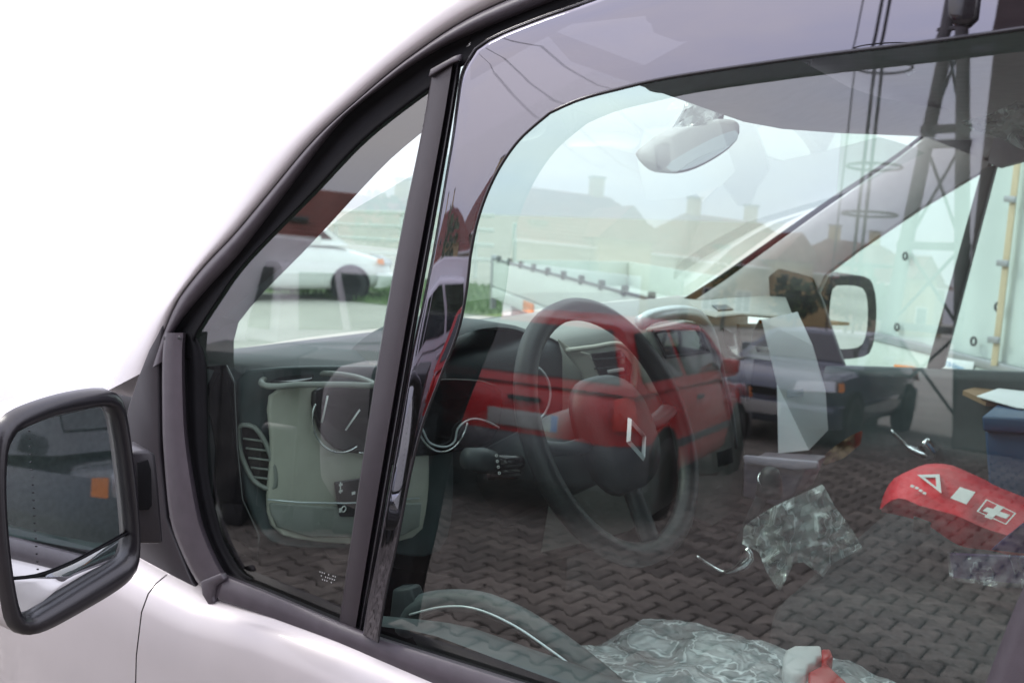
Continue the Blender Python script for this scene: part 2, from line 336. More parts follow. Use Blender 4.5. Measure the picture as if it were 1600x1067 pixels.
mesh('paver_field', [(a+3, b+4, c) for a, b, c in vs], fs, M['paver_s'], paving, False, True)['kind'] = 'stuff'
# grass strips beyond the trailers and behind the parked cars
def grass(name, x0, x1, y0, y1, n, kind='stuff'):
    rr = random.Random(3); vs = []; fs = []
    for i in range(n):
        x = rr.uniform(x0, x1); y = rr.uniform(y0, y1); h = rr.uniform(.05, .12); a = rr.uniform(0, pi); w = .012
        k = len(vs); vs += [(x-w*cos(a), y-w*sin(a), 0), (x+w*cos(a), y+w*sin(a), 0), (x+rr.uniform(-.04, .04), y+rr.uniform(-.04, .04), h)]; fs.append((k, k+1, k+2))
    tag(mesh(name, vs, fs, M['blade']), kind='stuff')
mesh('grass_strip', [(-40, 11.2, -.024), (40, 11.2, -.024), (40, 16, -.024), (-40, 16, -.024)], [(3, 2, 1, 0)][::-1], M['grass'])['kind'] = 'structure'
mesh('grass_verge', [(-60, -24, -.024), (-14, -24, -.024), (-14, -18, -.024), (-60, -18, -.024)], [(0, 1, 2, 3)], M['grass'])['kind'] = 'structure'
grass('grass_blades', -16, -4, 11.2, 15.8, 14000)

# ================================================================== THE VAN
van = empty('van', (-.9, .8, 0), label='silver van close up, with grey plastic window trim and a big square door mirror', cat='van')
N1 = 40
silh = [(165, 612), (185, 578), (210, 535), (250, 468), (282, 408), (345, 320), (402, 233), (465, 165), (528, 100), (625, 3), (700, -62), (790, -110)]
sg = [(236, 575), (250, 535), (262, 505), (280, 466), (320, 415), (366, 367), (419, 304), (490, 220), (561, 155), (639, 91), (740, 25), (880, -35)]
gb = [(262, 560), (268, 530), (280, 505), (323, 452), (375, 395), (445, 304), (532, 192), (600, 135), (668, 88), (740, 52), (900, -12)]
bg = [(300, 560), (300, 535), (306, 522), (336, 475), (383, 410), (487, 303), (571, 216), (669, 140), (735, 96), (930, -8)]
def lerpc(a, b, t): return [p.lerp(q, t) for p, q in zip(a, b)]
S0 = crs(v2(silh), N1); S1 = crs(v2(sg), N1); S2 = crs(v2(gb), N1); S3 = crs(v2(bg), N1)
def GL(c, off): return [G(p.x, p.y, off) for p in c]
# front pillar: cross-section rolls from the windscreen side (far) over the crest to the door frame
pl = []
for t, off in ((0, -.050), (.0, -.050), (.10, -.028), (.25, -.008), (.42, .004), (.60, .010), (.80, .011), (.97, .008), (1.0, .003)):
    pl.append(GL(lerpc(S0, S1, t), off))
pl[0] = [p+Vector((-.02, .09, -.03)) for p in pl[1]]
sheet('front_pillar', pl, M['silver'], van, True)
fr = [GL(S1, .002)]+[GL(lerpc(S1, S2, t), o) for t, o in ((.03, .010), (.3, .014), (.7, .012), (1, .004))]
sheet('door_frame', fr, M['trim'], van, True)
rb = [GL(lerpc(S2, S3, t), o) for t, o in ((-.05, .004), (.25, -.002), (.6, .002), (.9, .004), (1.0, .0035), (1.02, -.004))]
sheet('window_seal', rb, M['rubber'], van, True)
# upper frame & seal right of the divider, above the deflector
up0 = [(735, 97), (930, -8), (1200, -90), (1500, -140), (1800, -150)]
u = [GL(crs(v2([(x, y+d) for x, y in up0]), 20), o) for d, o in ((30, -.006), (0, .002), (-14, .004), (-30, .002), (-60, .0))]
sheet('door_frame_top', u, M['rubber'], van, True)
# lower front arch of trim beside the quarter glass, sail panel, waist rail
ao = [(258, 520), (254, 560), (254, 640), (256, 702), (266, 807), (284, 862), (306, 905), (322, 925), (334, 941)]
ai = [(290, 520), (288, 560), (290, 640), (295, 702), (311, 797), (322, 835), (338, 872), (350, 894), (360, 908)]
A0 = crs(v2(ao), 30); A1 = crs(v2(ai), 30)
sheet('window_arch_trim', [GL(lerpc(A0, A1, t), o) for t, o in ((-.02, .004), (0, .018), (.1, .022), (.5, .021), (.88, .018), (1, .012), (1.03, -.002))], M['trim'], van, True, sharp=50)
A2 = crs(v2([(303, 520), (322, 560), (325, 640), (328, 745), (345, 826), (357, 858), (372, 884), (382, 896), (396, 904)]), 30)
sheet('window_seal_lower', [GL(lerpc(A1, A2, t), o) for t, o in ((-.05, .004), (.15, -.001), (.35, .0045), (.55, .004), (.75, .0), (.9, .003), (1.0, -.003))], M['rubber'], van, True)
# the foot of the arch trim, and its raised joint
slab('trim_foot', [G(x, y, .016) for x, y in [(322, 905), (354, 892), (360, 903), (346, 912), (342, 930), (345, 938), (336, 943), (325, 925)]], NG*.010, M['trim'], van, .003)
slab('trim_joint', [G(x, y, .013) for x, y in [(262, 524), (288, 524), (290, 530), (262, 531)]], NG*.007, M['trim_dark'], van, .001)
sail = [(262, 505), (240, 545), (222, 590), (206, 640), (200, 720), (202, 800), (213, 872), (262, 902), (334, 944), (306, 905), (266, 807), (256, 702), (254, 560)]
slab('sail_panel', [G(x, y, .004) for x, y in sail], NG*.007, M['trim_dark'], van, .002)
# waist rail
wt = [(350, 900), (430, 932), (540, 978), (600, 1000), (760, 1052), (1000, 1128), (1300, 1222), (1800, 1380)]
wb = [(340, 937), (430, 968), (536, 1007), (600, 1037), (700, 1078), (1000, 1185), (1300, 1290), (1800, 1450)]
WT = crs(v2(wt), 40); WB = crs(v2(wb), 40)
sheet('waist_rail', [GL(lerpc(WT, WB, t), o) for t, o in ((-.12, -.003), (-.1, .012), (0, .018), (.12, .020), (.55, .024), (.95, .024), (1.0, .018), (1.02, .004))], M['trim'], van, True, sharp=50)
sheet('waist_seal', [GL([p+Vector((0, d, 0)) for p in WT], o) for d, o in ((-9, -.002), (-7, .005), (-3, .007), (3, .010))], M['rubber'], van, True)
# glasses
qg = [(292, 545), (300, 515), (336, 465), (383, 402), (487, 293), (571, 207), (669, 132), (690, 125), (640, 500), (548, 990), (430, 935), (382, 905), (350, 880), (318, 800), (300, 700), (296, 600)]
qp = [G(x, y, 0) for x, y in qg]
mesh('quarter_glass', qp, [tuple(range(len(qp)))], M['glass'], van)
mg = [(545, 975), (700, 110), (740, 60), (1000, -30), (1700, -130), (1760, 1330), (1000, 1140), (700, 1040)]
mgp = [G(x, y, 0) for x, y in mg]; mgp[4] += Vector((.18-mgp[4].x, 0, 0)); mgp[5] += Vector((.18-mgp[5].x, 0, 0))
mesh('door_glass', mgp, [tuple(range(len(mg)))], M['glass'], van)
mk = []
rq = random.Random(5)
for r_ in range(3):
    for k in range(9-r_*2):
        if rq.random() < .85: p = G(500+k*3.4+r_*2, 893+k*1.1+r_*6, .0012); mk.append((p-Vector((.0005, .0002, .0007)), p+Vector((.0005, .0002, .0007))))
boxes('etched_glass_mark', mk, mat('etched_mark', (.45, .46, .45), .8), van)
# divider bar
dl = [(674, 122), (658, 215), (630, 350), (600, 510), (570, 700), (548, 850), (530, 975)]
dm = [(709, 97), (694, 190), (665, 350), (636, 510), (607, 680), (575, 870), (556, 985)]
dr = [(723, 86), (707, 190), (679, 350), (650, 510), (621, 680), (588, 870), (566, 990)]
D0, D1, D2 = (crs(v2(q), 24) for q in (dl, dm, dr))
sheet('window_divider', [GL(lerpc(D0, D1, t), o) for t, o in ((-.03, -.003), (0, .006), (.04, .009), (.95, .009), (1, .006))], M['trim_div'], van, True, sharp=40)
sheet('divider_channel', [GL(lerpc(D1, D2, t), o) for t, o in ((0, .006), (.15, .002), (.35, .002), (.45, .010), (.6, .011), (.7, .004), (1, .002), (1.05, -.004))], M['gloss_black'], van, True, sharp=40)
slab('divider_cap', [G(x, y, .009) for x, y in [(673, 122), (676, 110), (716, 88), (724, 86), (722, 96), (708, 101)]], NG*.004, M['trim'], van, .001)
for x_, y_ in ((629, 857), (606, 883)):
    pass
# wind deflector: smoked acrylic, stands 3 cm off the glass along its free edge
fo = [(590, 1003), (604, 920), (620, 850), (640, 745), (660, 665), (688, 590), (715, 520), (728, 460), (735, 400), (745, 350), (762, 300), (785, 255), (815, 215), (860, 176), (905, 156), (960, 141), (1050, 121), (1250, 91), (1480, 62), (1700, 30)]
fi = [(566, 990), (574, 940), (588, 870), (610, 750), (630, 640), (646, 545), (662, 470), (676, 400), (688, 330), (698, 270), (707, 215), (714, 160), (722, 112), (742, 76), (775, 55), (850, 25), (930, -3), (1100, -70), (1400, -150), (1700, -200)]
FO = crs(v2(fo), 60); FI = crs(v2(fi), 60)
# pair up the two edges so the lofted lines run across the sheet
def pair(c, marks, n):      # resample between matching marks
    out = []
    for a, b, k in zip(marks, marks[1:], n):
        seg = crs(v2(c[a:b+1]), k+1); out += seg[:-1]
    return out+[Vector((*c[marks[-1]], 0))]
FO = pair(fo, [0, 8, 13, 19], [40, 28, 40]); FI = pair(fi, [0, 8, 13, 19], [40, 28, 40])
rows = [GL(lerpc(FI, FO, t), o) for t, o in ((0, .008), (.015, .020), (.03, .0275), (.045, .0292), (.055, .0296), (.065, .0297), (.3, .0300), (.6, .0303), (.9, .0304), (1.0, .0303))]
dfl = sheet('wind_deflector', rows, M['visor'], van, True)
tube('deflector_edge', [p+NG*.0 for p in rows[-1]], .0016, M['gloss_black'], van, 6)
tube('deflector_rim', [p-NG*.001 for p in rows[0][16:]], .0016, M['gloss_black'], van, 6)
# clip at the top of the deflector
slab('deflector_clip', [G(x, y, .030) for x, y in [(1484, -20), (1534, -20), (1528, 30), (1516, 42), (1490, 40), (1483, 28)]], NG*.006, M['gloss_black'], van, .002)
# door rear frame at the right edge
rl = [(1660, 820), (1600, 915), (1540, 1067), (1500, 1180)]
sheet('door_rear_frame', [GL(crs(v2([(x+d, y) for x, y in rl]), 12), o) for d, o in ((0, -.003), (0, .012), (28, .020), (200, .026), (330, .020))], M['trim'], van, True)
box('door_rear_pillar', (.15, -.02, 1.14), (.222, .03, 1.82), M['trim_dark'], van, .006)
box('door_top_rail', (-.05, -.012, 1.765), (.15, .035, 1.825), M['rubber'], van, .006)
# body side: door skin and front wing, one cross-section carried along the van
prof = [(.006, .0), (.003, -.018), (-.004, -.034), (-.014, -.045), (-.035, -.055), (-.09, -.064), (-.18, -.069), (-.32, -.070), (-.5, -.068), (-.7, -.055), (-.82, -.02)]
def waistz(x):
    return float(np.interp(x, [-3, -1.25, -1.137, -1.065, -.969, -.942, -.836, -.724, -.575, -.359, 0, 2], [1.05, 1.155, 1.146, 1.140, 1.134, 1.139, 1.149, 1.152, 1.149, 1.157, 1.165, 1.19]))
def side(x0, x1, n, name, curl=False):
    ls = []
    for dz, oy in prof:
        l = []
        for i in range(n):
            x = x0+(x1-x0)*i/(n-1); c = 0
            if x < -1.2: c = .55*max(0, (-1.2-x))**2
            l.append(Vector((x, oy+c+.002, waistz(x)+dz)))
        ls.append(l)
    return sheet(name, ls, M['silver'], van, True)
side(-1.0530, .22, 30, 'door_skin'); side(-2.05, -1.0555, 24, 'front_wing'); side(.225, 3.2, 20, 'side_panel')
# shoulder between wing and pillar/sail, bonnet, windscreen, roof, nose
sh = []
for t in range(12):
    x = -2.05+(1.0)*t/11; c = .55*max(0, -1.2-x)**2; w = waistz(x)
    sh.append([Vector((x, -.018+c, w)), Vector((x, .0+c, w+.012)), Vector((x, .05+c, w+.03)), Vector((x, .3+c, w+.07)), Vector((x, .8, w+.09)), Vector((x, 1.3-c, w+.07)), Vector((x, 1.62-c, w))])
sheet('bonnet', sh, M['silver'], van, True)
nose = [[Vector((-2.05+a, y+ (.40 if y < .8 else -.40)*k, z)) for y in (0, .4, .8, 1.2, 1.6)] for a, k, z in ((0, 1, 1.03), (-.04, 1, .9), (-.05, 1, .6), (0, 1, .35))]
sheet('nose_panel', nose, M['silver'], van, True)
ws0 = [Vector((x, y, 1.415)) for x, y in ((-1.10, .03), (-1.14, .3), (-1.16, .8), (-1.14, 1.3), (-1.10, 1.57))]
ws1 = [Vector((x, y, 1.765)) for x, y in ((-.52, .13), (-.50, .35), (-.49, .8), (-.50, 1.25), (-.52, 1.47))]
mid = [a.lerp(b, .5)+Vector((-.02, 0, .02)) for a, b in zip(ws0, ws1)]
sheet('windscreen', [ws0, mid, ws1], M['glass_w'], van, True)
box('scuttle', (-1.6, .2, 1.20), (-1.16, 1.45, 1.28), M['rubber'], van, .02)
sheet('roof_panel', [[Vector((x, y, z)) for x in (-.56, -.3, 0, 1.5, 3.2)] for y, z in ((.04, 1.82), (.07, 1.87), (.2, 1.92), (.8, 1.94), (1.4, 1.92), (1.53, 1.86), (1.58, 1.80))], M['silver'], van, True)
sheet('roof_side', [[Vector((x, .04, z)) for x in (-.55, 0, .25, 3.2)] for z in (1.84, 1.79)], M['silver'], van)
sheet('upper_side_panel', [[Vector((x, y, z)) for x in (.25, 1.5, 3.2)] for y, z in ((.04, 1.81), (.0, 1.5), (-.02, 1.14))], M['silver'], van, True)
# inside shell
box('floor_panel', (-1.5, .03, .50), (3.1, 1.58, .54), M['rubber'], van)
box('headlining', (-.45, .09, 1.795), (.75, 1.5, 1.81), M['liner'], van, .008)
box('bulkhead', (.75, .06, .54), (.78, 1.55, 1.79), M['pillar_in'], van)
sheet('cab_side_lower', [[Vector((x, 1.56, z)) for x in (-1.46, -.3, .8)] for z in (.5, 1.27)], M['dash'], van)
box('front_panel_inner', (-1.42, .12, .5), (-1.40, 1.50, 1.20), M['rubber'], van)
sheet('far_side_panel', [[Vector((x, 1.64, z)) for x in (-2.05, -.3, 3.2)] for z in (.3, 1.24)], M['silver'], van)
sheet('far_upper_side', [[Vector((x, 1.60, z)) for x in (.45, 3.2)] for z in (1.2, 1.85)], M['liner'], van)
# inner face of the near front pillar: dark trim seen through the quarter glass
PI = [(700, 175), (620, 240), (570, 290), (520, 345), (470, 398), (420, 448), (385, 488), (368, 515), (365, 560), (368, 590)]
PO = [(705, 70), (600, 170), (540, 235), (470, 300), (410, 365), (360, 425), (315, 490), (295, 530), (292, 570), (292, 600)]
a = [at(p.x, p.y, Y=.085) for p in crs(v2(PI), 20)]; b = [at(p.x, p.y, Y=.03) for p in crs(v2(PO), 20)]; c_ = [p+Vector((-.05, .03, 0)) for p in a]
sheet('near_pillar_trim', [b, lerpc(b, a, .5), a, c_], M['pillar_mid'], van, True)
box('near_header_trim', (-.42, .045, 1.775), (.7, .10, 1.82), M['liner'], van, .01)
PI2 = [(655, 205), (760, 150), (870, 120), (1000, 112)]

# ---- dashboard (part) ----
def dprof(y):
    xr = float(np.interp(y, [.04, .10, .30, .45, .62, .8, 1.0, 1.3, 1.55], [-1.06, -.985, -.965, -.94, -.85, -.80, -.82, -.88, -.93]))
    zt = float(np.interp(y, [.04, .14, .3, .5, .7, .95, 1.2, 1.55], [1.34, 1.375, 1.385, 1.395, 1.415, 1.425, 1.42, 1.40]))
    zb = 1.13 if y < .5 else 1.0
    return [(-1.20, 1.40), (-1.12, 1.408), (-1.04, max(zt, 1.40)+.004), (xr-.035, zt+.008), (xr-.008, zt-.002), (xr, zt-.025), (xr+.004, 1.30), (xr-.004, 1.22), (xr-.03, zb+.04), (xr-.07, zb), (-1.30, zb-.04)]
ys = [.04, .055, .08, .12, .2, .3, .4, .5, .6, .7, .8, .9, 1.0, 1.1, 1.2, 1.3, 1.4, 1.5, 1.55]
rowsd = [[Vector((x, y, z)) for (x, z) in [dprof(y)[k] for _ in (0,)]] for y in ys for k in (0,)]
lines = [[Vector((dprof(y)[k][0], y, dprof(y)[k][1])) for y in ys] for k in range(11)]
dash = sheet('dashboard', lines, M['dash'], van, True)
def face(x, y, lift=.006):          # a point on the dashboard's rear face met by a ray
    d = ray(x, y); lo, hi = -1.25, -.6
    def gap(X):
        p = CP+d*((X-CP.x)/d.x)
        return p, X-(float(np.interp(p.y, [.04, .10, .30, .45, .62, .8, 1.0, 1.3, 1.55], [-1.06, -.985, -.965, -.94, -.85, -.80, -.82, -.88, -.93]))+.004+lift)
    for _ in range(30):
        X = (lo+hi)/2
        if gap(X)[1] > 0: hi = X
        else: lo = X
    return gap(X)[0]
FX = Vector((1, 0, 0))
yp = [y for y in ys if y >= .6]
sheet('passenger_dash_shell', [[Vector((dprof(y)[k][0]+(.005 if k > 3 else 0), y, dprof(y)[k][1]+(.005 if k <= 5 else 0))) for y in yp] for k in range(1, 9)], M['dash_grey'], dash, True)
def fpanel(name, pix, lift, th, m, parent, bevel=.003, smooth_n=0):
    if smooth_n: pix = [(p.x, p.y) for p in crs(v2(pix), smooth_n, True)]
    return slab(name, [face(x, y, lift) for x, y in pix], FX*th, m, parent, bevel)
fpanel('dash_end', [(369, 592), (398, 577), (480, 571), (640, 572), (690, 580), (690, 846), (560, 854), (450, 852), (408, 836), (384, 790), (372, 720)], -.002, .010, M['dash_mid'], dash, .006, 44)
slab('door_front_gusset', [at(x, y, Y=.052) for x, y in [(300, 575), (352, 570), (366, 600), (370, 700), (378, 780), (404, 836), (400, 880), (340, 840), (310, 760)]], (0, .004, 0), M['gloss_black'], van, .002)  # black slab added to darken the strip outside the dash end
# light lower panel on the driver's side (> pocket line, switch block)
lp = fpanel('lower_panel', [(418, 618), (470, 602), (560, 604), (640, 606), (664, 700), (660, 800), (640, 838), (560, 848), (470, 842), (428, 828), (414, 790), (420, 700)], .010, .008, M['dash_light'], dash, .006, 40)
fpanel('pocket_lid', [(418, 784), (500, 790), (600, 788), (655, 784), (652, 822), (620, 838), (480, 838), (430, 822), (420, 800)], .020, .006, M['dash_grey'], dash, .004)
tube('pocket_chrome_line', [face(x, y, .030) for x, y in [(418, 780), (470, 785), (540, 786), (600, 783), (655, 778)]], .0012, M['satin'], dash)
sw = fpanel('switch_block', [(520, 752), (600, 740), (600, 806), (528, 806)], .024, .006, M['trim_dark'], dash, .003)
SC = face(540, 765, .022); SN = Vector((0, 1, 0))
for k, (sx, sy) in enumerate(((532, 762), (552, 770), (537, 795))):
    c = face(sx, sy, .032)
    if k == 0:
        tube('switch_icon', [c+Vector((0, 0, z)) for z in (-.008, .008)], .0008, M['white'], dash, 5)
        for q in (-.006, .003): box('switch_icon', c+Vector((0, -.003, q)), c+Vector((.001, .003, q+.003)), M['white'], dash)
    elif k == 1: box('switch_icon', c+Vector((0, -.003, -.002)), c+Vector((.001, .003, .002)), M['white'], dash)
    else:
        ring('switch_icon', c, FX, .004, .0008, M['white'], dash, 12); box('switch_icon', c+Vector((0, -.009, -.003)), c+Vector((.001, -.005, .003)), M['white'], dash)
# side vent
vent = [(372, 668), (380, 664), (398, 668), (415, 692), (428, 730), (430, 758), (420, 764), (398, 752), (384, 728), (374, 700)]
VC = crs(v2(vent), 26, True)
fpanel('vent_well', vent, .003, .003, M['gloss_black'], dash, .0, 26)
tube('vent_frame', [face(p.x, p.y, .010) for p in VC], .0035, M['dash_grey'], dash, 8, True)
for k in range(5):
    yy = 686+k*15; xl = np.interp(yy, [686, 746], [380, 396]); xr_ = np.interp(yy, [686, 700, 746], [410, 417, 427])
    tube('vent_slat', [face(xl, yy-1, .011), face(xr_, yy+3, .011)], .0016, M['dash_grey'], dash, 6)
# oval tray on the dashboard top
c = at(455, 592, Z=1.392)
tr = [at(x, y, Z=1.394) for x, y in [(408, 598), (422, 588), (470, 583), (520, 584), (560, 590), (585, 602), (540, 601), (470, 601), (425, 604)]]
tube('top_tray_rim', crs(tr, 30, True), .004, M['dash_grey'], dash, 8, True)
slab('top_tray', [p+Vector((0, 0, -.004)) for p in [at(x, y, Z=1.394) for x, y in [(422, 596), (440, 589), (490, 586), (487, 592), (460, 598)]]], (0, 0, .005), M['gloss_black'], dash, .001)
# instrument cluster: dark pod with chrome rings
def ringp(name, px_, py_, rx, ry, t, m, a0=0, a1=2*pi, lift=.02, n=36):
    pts = [face(px_+rx*cos(a0+(a1-a0)*i/n), py_+ry*sin(a0+(a1-a0)*i/n), lift) for i in range(n+1)]
    return tube(name, pts, t, m, dash, 6)
fpanel('gauge_pod', [(485, 610), (520, 600), (600, 596), (700, 590), (770, 600), (780, 640), (760, 690), (700, 706), (640, 712), (560, 708), (520, 700), (492, 665)], .018, .008, M['gloss_black'], dash, .004, 36)
ringp('gauge_ring', 532, 655, 44, 52, .0016, M['chrome'], .3*pi, 1.15*pi, .030)
ringp('gauge_ring', 570, 650, 60, 58, .0014, M['chrome'], .1*pi, .55*pi, .030)
ringp('gauge_ring', 690, 640, 42, 66, .0016, M['chrome'], .1*pi, .98*pi, .030)
ringp('gauge_ring', 824, 615, 36, 46, .0020, M['satin'], -.45*pi, .45*pi, .030)
tube('gauge_chrome_trim', crs([face(x, y, .030) for x, y in [(640, 622), (660, 670), (672, 692), (695, 698), (710, 690), (716, 668), (735, 655), (757, 657), (780, 668)]], 40), .0016, M['satin'], dash, 6)
for a_, b_ in (((540, 672), (562, 640)), ((503, 660), (512, 618))):
    tube('gauge_needle', [face(*a_, .031), face(*b_, .031)], .0014, M['white'], dash, 5)
# binnacle hood behind the wheel
hood = []
for k, (dx, s) in enumerate(((-.10, 1.0), (-.03, 1.0), (.03, .97), (.035, .9))):
    l = []
    for i in range(21):
        a = pi*i/20; l.append(Vector((-.95+dx, .47-.19*cos(a)*s, 1.36+.085*sin(a)*s)))
    hood.append(l)
sheet('binnacle_hood', hood, M['dash'], dash, True)
# centre console: arch with screen, vents and light lower trim
arch = [(1000, 505), (1020, 494), (1060, 488), (1090, 494), (1108, 515), (1120, 545), (1134, 600), (1146, 660), (1150, 700)]
AP = crs([face(x, y, .035) for x, y in arch], 30)
tube('console_arch', AP, [.013]*8+[.013-.009*min(1, (i-8)/10) for i in range(8, 30)], M['satin'], dash, 10)
fpanel('console_face', [(1006, 512), (1060, 500), (1095, 504), (1112, 540), (1130, 610), (1142, 690), (1110, 740), (1060, 742), (1040, 640), (1020, 560)], .008, .02, M['dash_grey'], dash, .006)
fpanel('screen', [(1022, 520), (1088, 512), (1106, 548), (1040, 556)], .030, .004, M['screen'], dash, .002)
tube('screen_frame', [face(x, y, .036) for x, y in [(1020, 518), (1090, 510), (1108, 550), (1040, 558)]], .003, M['dash'], dash, 6, True)
fpanel('console_lower', [(1050, 640), (1140, 620), (1152, 700), (1146, 790), (1100, 820), (1060, 800)], .004, .02, M['dash_grey'], dash, .006)
fpanel('console_slot', [(1118, 706), (1142, 698), (1144, 722), (1120, 730)], .025, .003, M['dash'], dash, .001)
fpanel('centre_vent', [(922, 552), (968, 546), (985, 568), (982, 602), (940, 604)], .02, .004, M['gloss_black'], dash, .002)
tube('centre_vent_frame', crs([face(x, y, .028) for x, y in [(885, 548), (925, 543), (968, 538), (992, 560), (990, 610)]], 20), .0045, M['dash_light'], dash, 8)
fpanel('centre_trim_blade', [(868, 528), (892, 546), (918, 552), (934, 590), (944, 640), (930, 650), (905, 580), (880, 550)], .02, .006, M['dash_light'], dash, .003)
fpanel('centre_trim_blade', [(988, 556), (1004, 566), (1024, 600), (1026, 616), (1010, 612), (996, 585)], .03, .006, M['dash_light'], dash, .003)
for k in range(3): tube('centre_vent_slat', [face(926+k*3, 562+k*14, .028), face(976+k*3, 558+k*14, .028)], .0014, M['dash'], dash, 5)
fpanel('vent_tab', [(948, 578), (972, 574), (973, 579), (949, 583)], .03, .004, M['white'], dash, .001)
fpanel('passenger_vent', [(1128, 512), (1146, 520), (1156, 560), (1136, 556)], .02, .004, M['gloss_black'], dash, .002)
fpanel('vent_tab', [(1138, 542), (1150, 540), (1151, 544), (1139, 546)], .028, .003, M['white'], dash, .001)
# pale top plate on the passenger side
tp = [(1075, 476), (1130, 470), (1195, 466), (1228, 468), (1240, 500), (1215, 498), (1160, 494), (1120, 498), (1090, 490)]
slab('top_plate', [at(x, y, Z=1.430) for x, y in tp], (0, 0, .006), M['dash_grey'], dash, .003)
slab('top_grille', [at(x, y, Z=1.437) for x, y in [(1112, 478), (1135, 477), (1146, 484), (1122, 486)]], (0, 0, .002), M['dash'], dash, .001)
fpanel('glovebox_front', [(1150, 505), (1200, 505), (1236, 508), (1238, 600), (1200, 640), (1165, 630)], .004, .008, M['dash_grey'], dash, .005)
fpanel('phone_tray', [(1172, 525), (1205, 520), (1215, 545), (1180, 550)], .014, .006, M['gloss_black'], dash, .002)

# ---- steering wheel ----
WC = at(958, 668, Y=.42); WN = Vector((cos(radians(26)), -.04, sin(radians(26)))).normalized()
swl = ring('steering_wheel', WC, WN, .176, .0165, M['leather'], van, 64)
wu = (Vector((0, 0, 1))-WN*WN.z).normalized(); wr = wu.cross(WN)
def wp(a, b, c=0): return WC+wr*a+wu*b+WN*c
def pillow(name, c, ru, rw, h, m, parent, nrm, uax, e=2.6, seg=28, rg=7):
    nrm = Vector(nrm).normalized(); uax = Vector(uax).normalized(); wax = nrm.cross(uax); vs = []; fs = []
    for i in range(rg+1):
        f_ = i/rg; rr_ = cos(f_*pi/2)**.6 if i < rg else 0; z = h*sin(f_*pi/2)
        for k in range(seg):
            q = 2*pi*k/seg; cx = abs(cos(q))**(2/e)*(1 if cos(q) > 0 else -1); sx = abs(sin(q))**(2/e)*(1 if sin(q) > 0 else -1)
            vs.append(Vector(c)+uax*cx*ru*rr_+wax*sx*rw*rr_+nrm*z)
    for i in range(rg):
        for k in range(seg): fs.append((i*seg+k, i*seg+(k+1) % seg, (i+1)*seg+(k+1) % seg, (i+1)*seg+k))
    fs.append(tuple(range(seg-1, -1, -1)))
    return mesh(name, vs, fs, m, parent, True)
hub = pillow('airbag_hub', wp(0, -.008, -.01), .078, .085, .05, M['leather'], swl, WN, wr)
for pts, w in (([(.05, -.01), (.11, -.01), (.172, .005)], .016), ([(-.05, -.01), (-.11, -.01), (-.172, .005)], .016), ([(.0, -.05), (.0, -.11), (.0, -.174)], .018)):
    tube('spoke', crs([wp(a, b, -.004) for a, b in pts], 8), w, M['dash'], swl, 8, False, False, .6)
# diamond emblem on the hub (an open rhombus of folded chrome)
EC = onplane(993, 686, wp(0, 0, .040), WN); em = [(-.000, .031), (.023, .0), (0, -.031), (-.023, 0)]
for s0, s1 in ((1.0, .62),):
    vs = []; fs = []
    for k in range(4):
        a = em[k]; vs += [EC+wr*a[0]*1.0+wu*a[1]*1.0, EC+wr*a[0]*.86+wu*a[1]*.86+WN*.005, EC+wr*a[0]*.76+wu*a[1]*.76]
    for k in range(4):
        a = k*3; b = ((k+1) % 4)*3; fs += [(a, b, b+1, a+1), (a+1, b+1, b+2, a+2)]
    mesh('emblem', vs, fs, mat('emblem_chrome', (.42, .44, .45), .28, 1, .05, 40), swl)
# stalk with rotary end and printed symbols, second stalk, column shroud
tube('column_shroud', [wp(0, -.01, -.03), wp(0, -.01, -.09), wp(0, -.02, -.22)], [.055, .06, .06], M['dash'], van, 14)
s0 = at(800, 722, Y=.36); s1 = at(745, 720, Y=.30)
stk = tube('light_stalk', [at(858, 716, Y=.40), s0, at(770, 722, Y=.335)], [.009, .010, .012], M['gloss_black'], van, 12)
tube('stalk_end', [at(768, 722, Y=.335), at(752, 719, Y=.315), at(728, 716, Y=.29)], [.0165, .0185, .015], M['dash'], stk, 16)
for k in range(4):
    p = at(769+k*1.5, 708+k*9, Y=.322); ring('stalk_symbol', p+Vector((.012, -.006, 0)), Vector((.5, -.8, .3)), .0016, .0005, M['white'], stk, 8)
tube('wiper_stalk', [at(880, 735, Y=.42), at(790, 735, Y=.36), at(765, 733, Y=.35)], [.008, .013, .016], M['gloss_black'], van, 12)
# rear-view mirror
RM = [at(x, y, Y=.62) for x, y in [(1016, 243), (1024, 232), (1062, 205), (1110, 190), (1150, 187), (1157, 202), (1152, 222), (1125, 245), (1085, 266), (1050, 272), (1030, 262)]]
slab('interior_mirror', crs(RM, 30, True), Vector((-.045, .03, .004)), M['pillar_in'], van, .008)
slab('interior_mirror_glass', [p+Vector((.002, -.002, 0)) for p in crs([at(x, y, Y=.62) for x, y in [(1040, 262), (1052, 250), (1110, 218), (1150, 204), (1148, 220), (1122, 241), (1084, 261), (1052, 268)]], 24, True)], Vector((.001, -.001, 0)), M['satin'], van)
tube('interior_mirror_stem', [at(1120, 200, Y=.66), at(1128, 165, Y=.70), at(1150, 150, Y=.75)], .007, M['dash'], van)
